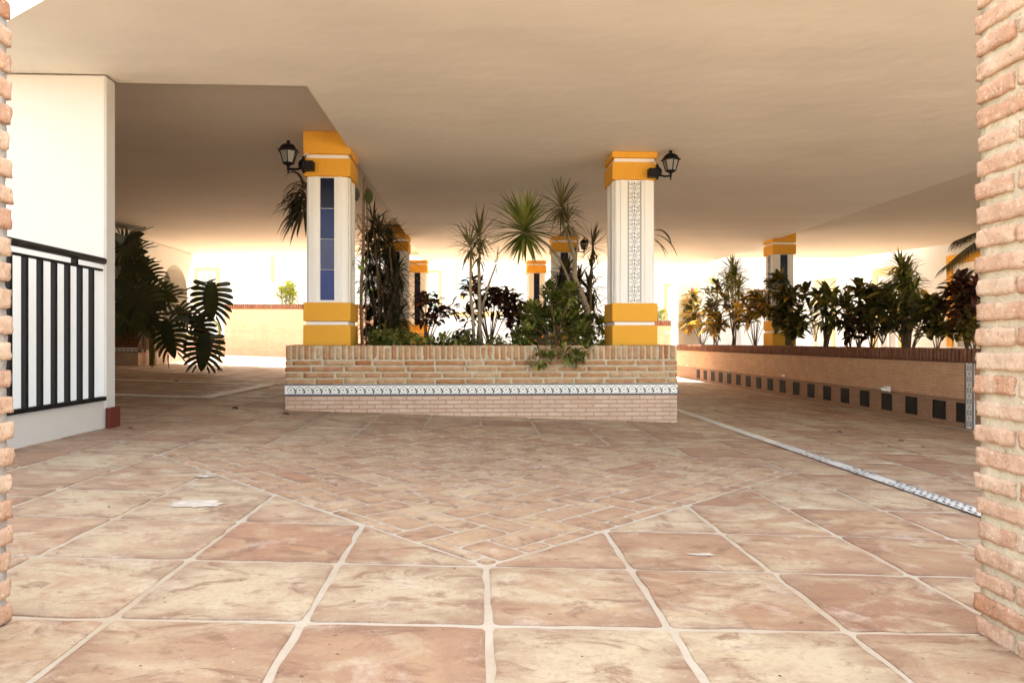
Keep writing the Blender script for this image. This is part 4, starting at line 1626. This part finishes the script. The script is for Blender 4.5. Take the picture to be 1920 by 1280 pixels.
# tall dark strap leaved clump right of the blue column
Y = 7.6
t = thing('strap_leaved_clump', 'tall dark thicket of strap leaves right beside the blue tiled column', 'plant', tuple(at(712, 655, Y)))
mb = MB()
heads = [(700, 420, 34), (712, 440, 40), (690, 460, 36), (730, 455, 40), (705, 485, 46), (728, 500, 46), (745, 510, 36), (690, 520, 40), (715, 535, 46), (740, 550, 40), (700, 565, 46), (725, 580, 46), (748, 590, 30), (690, 600, 36), (715, 612, 40), (740, 618, 36)]
for (px, py, n) in heads:
    crown(mb, at(px, py, Y + U(-.35, .7)), int(n * 2.0), 0.33, 0.020, droop=1.3)
mb.build('leaves', M['l_dark'], t)
mb = MB()
for (px, py, n) in heads[:10]:
    b0 = at(712 + U(-22, 22), 662, Y + U(-.1, .5))
    e = at(px, py, b0.y)
    trunk(mb, [b0, b0.lerp(e, .5) + Vector((U(-.06, .06), 0, 0)), e], 0.013, 0.010, 6, 6)
mb.build('stems', M['bark'], t, True)

# bare pole-like stem with a few leaves, in front of the clump
Y = 6.72
t = thing('climbing_stem', 'tall bare brown stem with a few fresh leaves beside the blue tiled column', 'plant', tuple(at(679, 655, Y)))
mb = MB()
trunk(mb, [at(680, 662, Y), at(677, 560, Y), at(681, 470, Y), at(682, 390, Y), at(683, 332, Y)], 0.016, 0.011, 8, 7)
trunk(mb, [at(687, 662, Y + .1), at(686, 560, Y + .1), at(689, 450, Y + .1), at(686, 360, Y + .1)], 0.006, 0.004, 8, 5)
trunk(mb, [at(680, 420, Y), at(671, 402, Y), at(669, 415, Y)], 0.004, 0.003, 5, 5)
trunk(mb, [at(681, 445, Y), at(690, 410, Y), at(688, 372, Y)], 0.004, 0.003, 5, 5)
mb.build('stem', M['bark'], t, True)
mb = MB()
for (px, py, dx, dz) in ((672, 490, -1, .1), (676, 488, .6, .1), (680, 492, 1, 0.2), (668, 494, -.7, -.2), (676, 497, .1, -.6), (683, 489, .8, .4)):
    mb.leaf(at(px, py, Y - .03), (dx, -.5, dz), 0.065, 0.05, 0.8, 4, 0.1, 'oval')
for (px, py) in ((676, 545), (690, 548), (675, 557), (693, 540)):
    mb.leaf(at(px, py, Y - .03), (U(-1, 1), -.6, -.3), 0.05, 0.038, 0.8, 4, 0.1, 'oval')
mb.build('fresh_leaves', M['l_bright'], t)
mb = MB()
mb.leaf(at(689, 352, Y), (0.12, -.25, -1), 0.17, 0.085, -0.1, 6, 0.12, 'oval', 0, (0, 1, 0))
mb.leaf(at(667, 350, Y + .2), (0.0, .3, -1), 0.14, 0.07, 0, 6, 0.12, 'oval', 0, (0, 1, 0))
mb.build('dark_leaves', M['l_monst'], t)

# drooping half dry plant showing to the left of the blue column
Y = 7.5
t = thing('drooping_palm', 'half dry plant with drooping brown leaves left of the blue tiled column', 'plant', tuple(at(590, 655, Y)))
mb = MB()
trunk(mb, [at(592, 662, Y), at(594, 520, Y), at(588, 400, Y), at(578, 352, Y)], 0.026, 0.02, 8, 7)
mb.build('stem', M['bark'], t, True)
mb = MB()
for k in range(34):
    mb.leaf(at(572 + U(-4, 8), 352 + U(-8, 30), Y + U(-.1, .1)), (U(-1.0, .2), U(-.6, .4), U(.0, .9)), U(.22, .40), 0.026, U(2.4, 4.2), 9, 0.15)
mb.build('dry_leaves', M['l_dry'], t)
mb = MB()
for k in range(40):
    mb.leaf(at(570 + U(-6, 6), 372 + U(-10, 30), Y + U(-.1, .1)), (U(-.9, .0), U(-.5, .4), U(-.9, .2)), U(.28, .42), 0.040, U(.8, 1.8), 7, 0.15)
mb.build('leaves', M['l_dark'], t)

# sprig right of the patterned column
Y = 7.4
t = thing('long_leaved_plant', 'plant with a few long hanging dark leaves showing right of the patterned column', 'plant', tuple(at(1210, 655, Y)))
mb = MB()
trunk(mb, [at(1212, 662, Y), at(1214, 540, Y), at(1220, 450, Y), at(1222, 436, Y)], 0.018, 0.012, 6, 6)
mb.build('stem', M['bark'], t, True)
mb = MB()
for (px, py, dx, dz, L, dr) in ((1225, 432, 1, .25, .24, 2.6), (1226, 440, 1, -.2, .30, 1.8), (1224, 446, .8, -.6, .22, 1.6), (1222, 436, .5, .3, .26, 3.2), (1224, 450, 1, -.5, .2, 1.2), (1220, 430, -.8, .3, .3, 2.0), (1118, 452, .0, .0, .01, 0), (1220, 440, -.5, -.3, .3, 1.5)):
    mb.leaf(at(px, py, Y), (dx, U(-.4, .2), dz), L * 1.2, 0.050, dr, 8, 0.12, 'oval')
mb.build('leaves', M['l_dark'], t)

# ground cover inside the planter
mb = MB()
for (px0, px1, n, top) in ((690, 770, 420, 622), (770, 880, 420, 628), (860, 1000, 300, 632), (1100, 1140, 90, 632), (690, 740, 160, 612)):
    for _ in range(n):
        p = at(U(px0, px1), 650 - (U(0, 1) ** 1.6) * (650 - top), U(6.5, 7.4))
        d = Vector((R.gauss(0, 1), R.gauss(0, 1), R.gauss(.4, .7)))
        mb.leaf(p, d, 0.07 * U(.6, 1.2), 0.032 * U(.7, 1.2), U(0, 1.5), 3, 0.15, 'oval')
tag(mb.build('ground_cover', M['l_green'], kind='stuff'), 'low green ground cover along the back of the planter coping', 'ground cover')

# ------------------------------------------------------------------ right planter row (X about 5)
ZR = 0.5


def C(label, tips, mat, X=4.95, n=150, r=0.15, L=0.14, W=0.05):
    px = sum(a for a, b_ in tips) / len(tips)
    py = sum(b_ for a, b_ in tips) / len(tips)
    tips = tips + [(a + U(-10, 10), min(606, b_ + U(14, 36))) for (a, b_) in tips if b_ < 600 and U(0, 1) < 0.55]
    croton(label, px, py, 0, r, int(n * 1.0), mat, tips=tips, zb=ZR, X=X, L=L * 1.4, W=W * 1.45, group='crotons along the right wall')


C('yellow and orange croton at the far end beside the white pier', [(1290, 560), (1300, 550), (1310, 570), (1330, 580), (1320, 600), (1345, 590), (1300, 590), (1350, 605)], 'l_crotony', n=330, r=0.26, L=0.20, W=0.06)
C('green and yellow croton between the white pier and the far dracaena', [(1330, 545), (1345, 535), (1360, 560), (1335, 565)], 'l_crotond', n=130, r=0.2, L=0.18, W=0.05)
C('dark croton with yellow leaves just left of the ochre column', [(1395, 560), (1410, 550), (1425, 560), (1405, 575), (1430, 580), (1440, 565), (1420, 545), (1380, 575)], 'l_crotony', n=230, r=0.2, L=0.17, W=0.06)
C('dark rubber leaved croton right in front of the ochre column', [(1450, 530), (1460, 520), (1465, 545), (1480, 560), (1490, 545), (1510, 545), (1475, 580)], 'l_crotond', n=230, r=0.16, L=0.15, W=0.06)
C('low mixed croton at the foot of the ochre column', [(1470, 600), (1485, 590), (1500, 605), (1470, 575), (1490, 620), (1500, 580)], 'l_crotond', n=220, r=0.18, L=0.14, W=0.06)
C('dark croton right of the broad leaved corn plant', [(1580, 570), (1590, 560), (1595, 580), (1585, 600)], 'l_crotond', n=110, r=0.14, L=0.13, W=0.05)
C('low sparse dark croton between the corn plant and the tall dracaena', [(1600, 615), (1612, 600), (1625, 605), (1630, 620), (1612, 590), (1598, 628)], 'l_croton', n=120, r=0.14, L=0.10, W=0.05)
C('broad dark croton left of the tall dracaena', [(1610, 540), (1625, 545), (1640, 550), (1655, 560), (1640, 535), (1665, 540), (1630, 570)], 'l_crotond', n=230, r=0.14, L=0.14, W=0.06)
C('thick dark croton around the foot of the tall dracaena', [(1660, 590), (1680, 585), (1700, 580), (1720, 590), (1740, 570), (1760, 560), (1745, 590), (1690, 600)], 'l_crotond', n=300, r=0.15, L=0.13, W=0.055)
C('small dark croton right of the tall dracaena', [(1750, 610), (1765, 605), (1775, 615), (1785, 600), (1740, 620)], 'l_crotond', n=110, r=0.10, L=0.10, W=0.045)
C('tall dark croton close to the sandy brick pier', [(1790, 540), (1800, 525), (1815, 530), (1825, 545), (1805, 555), (1790, 565), (1820, 570)], 'l_croton', n=240, r=0.12, L=0.13, W=0.045)
C('low croton with orange leaves touching the sandy brick pier', [(1800, 620), (1815, 625), (1825, 610), (1830, 630), (1818, 600)], 'l_crotony', n=60, r=0.09, L=0.10, W=0.05)


def head_plant(name, label, X, heads, base_px, n, L, w, mat, droop=0.8, zb=ZR, stem_r=0.016, prof='strap', bark='bark', group=None):
    b0 = atX(base_px, 640, X)
    b0.z = zb
    t = thing(name, label, 'plant', tuple(b0), group)
    ms, ml = MB(), MB()
    for (px, py) in heads:
        e = atX(px, py, X)
        trunk(ms, [b0 + Vector((U(-.03, .03), U(-.05, .05), 0)), b0.lerp(e, .55) + Vector((U(-.03, .03), U(-.05, .05), 0)), e], stem_r, stem_r * .7, 6, 6)
        if prof == 'strap':
            crown(ml, e, n, L, w, droop=droop)
        else:
            for k in range(n):
                a = k * 2.4
                el = U(-.3, 1.2)
                d = Vector((math.cos(a) * math.cos(el), math.sin(a) * math.cos(el), math.sin(el)))
                ml.leaf(e + Vector((0, 0, -U(0, .12))), d, L * U(.7, 1.1), w * U(.8, 1.1), droop * U(.5, 1.5), 6, 0.14, 'oval')
    ms.build('stems', M[bark], t, True)
    ml.build('leaves', M[mat], t)
    return t


head_plant('dracaena', 'green spiky dracaena rising behind the far yellow crotons', 5.2, [(1372, 505), (1378, 520), (1365, 530), (1385, 540)], 1376, 46, 0.42, 0.040, 'l_corn', 0.9)
head_plant('dracaena', 'thin pale green dracaena among the farthest crotons', 5.3, [(1335, 535), (1345, 550)], 1340, 36, 0.36, 0.028, 'l_yucca', 0.6)
head_plant('corn_plant', 'broad leaved corn plant between the ochre column and the tall dracaena', 5.0, [(1535, 555), (1550, 545), (1560, 555), (1548, 575), (1558, 595)], 1548, 22, 0.34, 0.075, 'l_corn', 1.3, prof='oval')
head_plant('dracaena', 'tall bushy dracaena, highest plant over the right wall', 4.95, [(1688, 500), (1700, 505), (1690, 520), (1705, 525), (1715, 540), (1692, 545), (1700, 560)], 1700, 44, 0.27, 0.030, 'l_corn', 1.3, stem_r=0.022)
head_plant('dracaena', 'thin wiry grey dracaena right of the corn plant', 5.3, [(1585, 545)], 1586, 26, 0.22, 0.010, 'l_drac', 0.6)


def frond(mb, base, tip, sag, nl, L, w, m=0, up=(0, 0, 1)):
    base, tip = Vector(base), Vector(tip)
    mid = base.lerp(tip, .55) + Vector((0, 0, sag))
    c = curve([base, mid, tip], 10)
    mb.tube(c, [0.006 - 0.004 * i / len(c) for i in range(len(c))], 5, m)
    for i in range(3, len(c)):
        d = (c[i] - c[i - 1]).normalized()
        s = d.cross(Vector(up)).normalized()
        for k in range(max(1, nl // len(c))):
            p = c[i - 1].lerp(c[i], k / max(1, nl // len(c)))
            f = 1 - 0.6 * abs(i / len(c) - .5)
            for sg in (-1, 1):
                mb.leaf(p, d * .6 + s * sg + Vector((0, 0, -.25)), L * f * U(.85, 1.1), w, 1.0, 4, 0.1, 'strap', m)


t = thing('areca_palm', 'feathery small palm with striped drooping fronds beside the ochre column', 'palm', tuple(atX(1520, 640, 4.9)))
mb = MB()
for (a, b_, sg) in (((1530, 640), (1512, 560), .1), ((1530, 640), (1545, 575), .12), ((1528, 640), (1505, 610), .15), ((1528, 640), (1550, 610), .15)):
    frond(mb, atX(a[0], a[1], 4.9), atX(b_[0], b_[1], 4.8), sg, 44, 0.20, 0.016)
mb.build('fronds', M['l_green'], t)
t = thing('areca_palm', 'low small palm with arching fronds left of the tall dracaena foot', 'palm', tuple(atX(1650, 645, 4.85)))
mb = MB()
for (a, b_, sg) in (((1655, 645), (1600, 640), .3), ((1655, 645), (1700, 640), .28), ((1655, 645), (1620, 625), .2), ((1655, 645), (1690, 620), .2), ((1655, 645), (1650, 615), .1)):
    frond(mb, atX(a[0], a[1], 4.85), atX(b_[0], b_[1], 4.8), sg, 40, 0.13, 0.012)
mb.build('fronds', M['l_dark'], t)
t = thing('feather_palm', 'feathery palm frond arching in from behind the sandy brick pier', 'palm', (6.1, 7.6, 0.45))
mb = MB()
trunk(mb, [Vector((6.2, 7.7, 0.5)), Vector((6.2, 7.7, 1.2)), Vector((6.1, 7.7, 1.75))], 0.05, 0.03, 6, 7)
mb.build('stem', M['bark'], t, True)
mb = MB()
b0 = Vector((6.1, 7.7, 1.75))
frond(mb, b0, atX(1772, 500, 5.2), 0.18, 90, 0.30, 0.010)
frond(mb, b0, atX(1790, 452, 5.5), 0.12, 80, 0.30, 0.009)
frond(mb, b0, Vector((6.8, 7.3, 1.9)), 0.2, 60, 0.3, 0.01)
frond(mb, b0, Vector((6.4, 8.6, 1.9)), 0.2, 60, 0.3, 0.01)
mb.build('fronds', M['l_dark'], t)

# ------------------------------------------------------------------ monstera
def mleaf(mb, base, d, nrm, L, m=0, nl=7):
    """split leaf: heart outline cut into curved fingers"""
    d = Vector(d).normalized()
    nrm = Vector(nrm)
    nrm = (nrm - d * nrm.dot(d)).normalized()
    s = d.cross(nrm).normalized()
    base = Vector(base)
    Wd = L * 0.52

    def pt(a, b_):
        # a along 0..1, b across -1..1 ; gentle cup and droop
        return base + d * (a * L) + s * (b_ * Wd) + nrm * (-0.10 * L * b_ * b_ - 0.16 * L * a * a)
    n = 14
    vs, fs = [], []
    for i in range(n + 1):                      # central blade
        a = i / n
        h = 0.34 * math.sin(PI * (0.12 + 0.88 * a)) ** 0.7 + 0.015
        vs += [pt(a, -h), pt(a, 0) - nrm * 0.004, pt(a, h)]
    for i in range(n):
        k = i * 3
        fs += [(k, k + 1, k + 4, k + 3), (k + 1, k + 2, k + 5, k + 4)]
    mb.add(vs, fs, m)
    for sg in (-1, 1):
        for i in range(nl):
            a0 = 0.03 + 0.90 * i / nl
            a1 = 0.03 + 0.90 * (i + 0.88) / nl
            am = (a0 + a1) / 2
            ext = (math.sin(PI * min(1, 0.22 + 0.78 * am)) ** 0.6)
            shift = -0.20 + 0.52 * am
            seg = 5
            vs, fs = [], []
            for k in range(seg + 1):
                u = k / seg
                b_ = 0.24 + (ext - 0.24) * u
                wdt = (a1 - a0) * (1 + 0.34 * u) * (1 - 0.6 * u ** 9)
                ac = am + shift * u ** 1.3 + 0.10 * u * u
                vs += [pt(ac - wdt / 2, sg * b_), pt(ac + wdt / 2, sg * b_)]
            for k in range(seg):
                q = (2 * k, 2 * k + 1, 2 * k + 3, 2 * k + 2)
                fs.append(q if sg > 0 else q[::-1])
            mb.add(vs, fs, m)


t = thing('monstera', 'big dark monstera with split leaves spilling from the planter by the white wall', 'plant', tuple(at(235, 640, 12.6)))
ms, ml = MB(), MB()
LV = [  # leaf base px, tip px, depth
    ((232, 452), (258, 436), 12.2), ((222, 474), (266, 468), 12.0), ((226, 505), (272, 500), 11.9), ((216, 525), (246, 548), 11.8),
    ((250, 500), (288, 520), 12.1), ((256, 532), (300, 548), 11.9), ((240, 548), (280, 580), 11.7), ((220, 565), (252, 602), 11.7),
    ((285, 545), (325, 560), 12.0), ((252, 472), (224, 446), 12.3), ((236, 522), (212, 560), 11.9), ((276, 570), (292, 612), 11.8), ((232, 580), (222, 618), 11.7), ((262, 590), (276, 628), 12.0)]
for (a, b_, yy) in LV:
    A_, B_ = at(a[0], a[1], yy), at(b_[0], b_[1], yy - U(.05, .35))
    dd = B_ - A_
    mleaf(ml, A_, dd, (U(-.3, .3), -1, U(.2, .9)), max(0.42, dd.length * 1.12))
    base = at(232 + U(-10, 14), 618, 12.7)
    trunk(ms, [base, base.lerp(A_, .55) + Vector((0, 0, .12)), A_], 0.014, 0.008, 6, 5)
for (a, b_, yy, L, nv) in (((396, 528), (392, 598), 11.6, 0.64, (0.1, -1, 0.15)), ((372, 590), (378, 650), 11.5, 0.56, (-0.5, -1, 0.1)), ((386, 625), (376, 694), 11.3, 0.60, (0.25, -1, 0.1)),
                           ((308, 600), (320, 668), 11.5, 0.62, (-0.2, -1, 0.2)), ((330, 575), (345, 590), 11.8, 0.42, (0.2, -1, 0.3))):
    A_, B_ = at(a[0], a[1], yy), at(b_[0], b_[1], yy)
    mleaf(ml, A_, B_ - A_, nv, L, 0, 8)
    base = at(262, 612, 12.6)
    trunk(ms, [base, base.lerp(A_, .5) + Vector((0, -.2, .10)), A_ + Vector((0, .05, .03)), A_], 0.014, 0.009, 7, 6)
ms.build('stems', M['bark'], t, True)
ml.build('leaves', M['l_monst'], t)
mb = MB()
trunk(mb, [at(287, 640, 12.5), at(290, 665, 12.4), at(285, 692, 12.2), at(293, 697, 12.1)], 0.010, 0.006, 6, 5)
mb.build('aerial_root', M['bark'], t, True)

# ------------------------------------------------------------------ dry leaves on the floor
def on_floor(px, py):
    o = Vector((0, 0, H))
    d = at(px, py, 1.0) - o
    t = 1.0
    for _ in range(40):
        q = o + d * t
        t *= (H - fz(q.x) - 0.008) / (H - q.z)
    return o + d * t


for (px, py, r) in ((1573, 810, .02), (1689, 827, .02), (1730, 838, .014), (205, 951, .006), (536, 777, .025), (440, 766, .028), (243, 804, .016), (413, 694, .05), (1462, 1269, .004), (263, 1251, .003), (1091, 1232, .003), (1350, 712, .03), (330, 715, .03)):
    q = on_floor(px, py)
    mb = MB()
    mb.leaf(q + Vector((-r, 0, 0.002)), (1, U(-.8, .8), .25), r * 2.2, r * 1.3, 0.9, 5, 0.35, 'oval')
    tag(mb.build('dry_leaf', M['l_dry']), 'tiny dry brown leaf fragment lying loose on the floor tiles', 'leaf', 'dry leaf bits scattered on the floor')
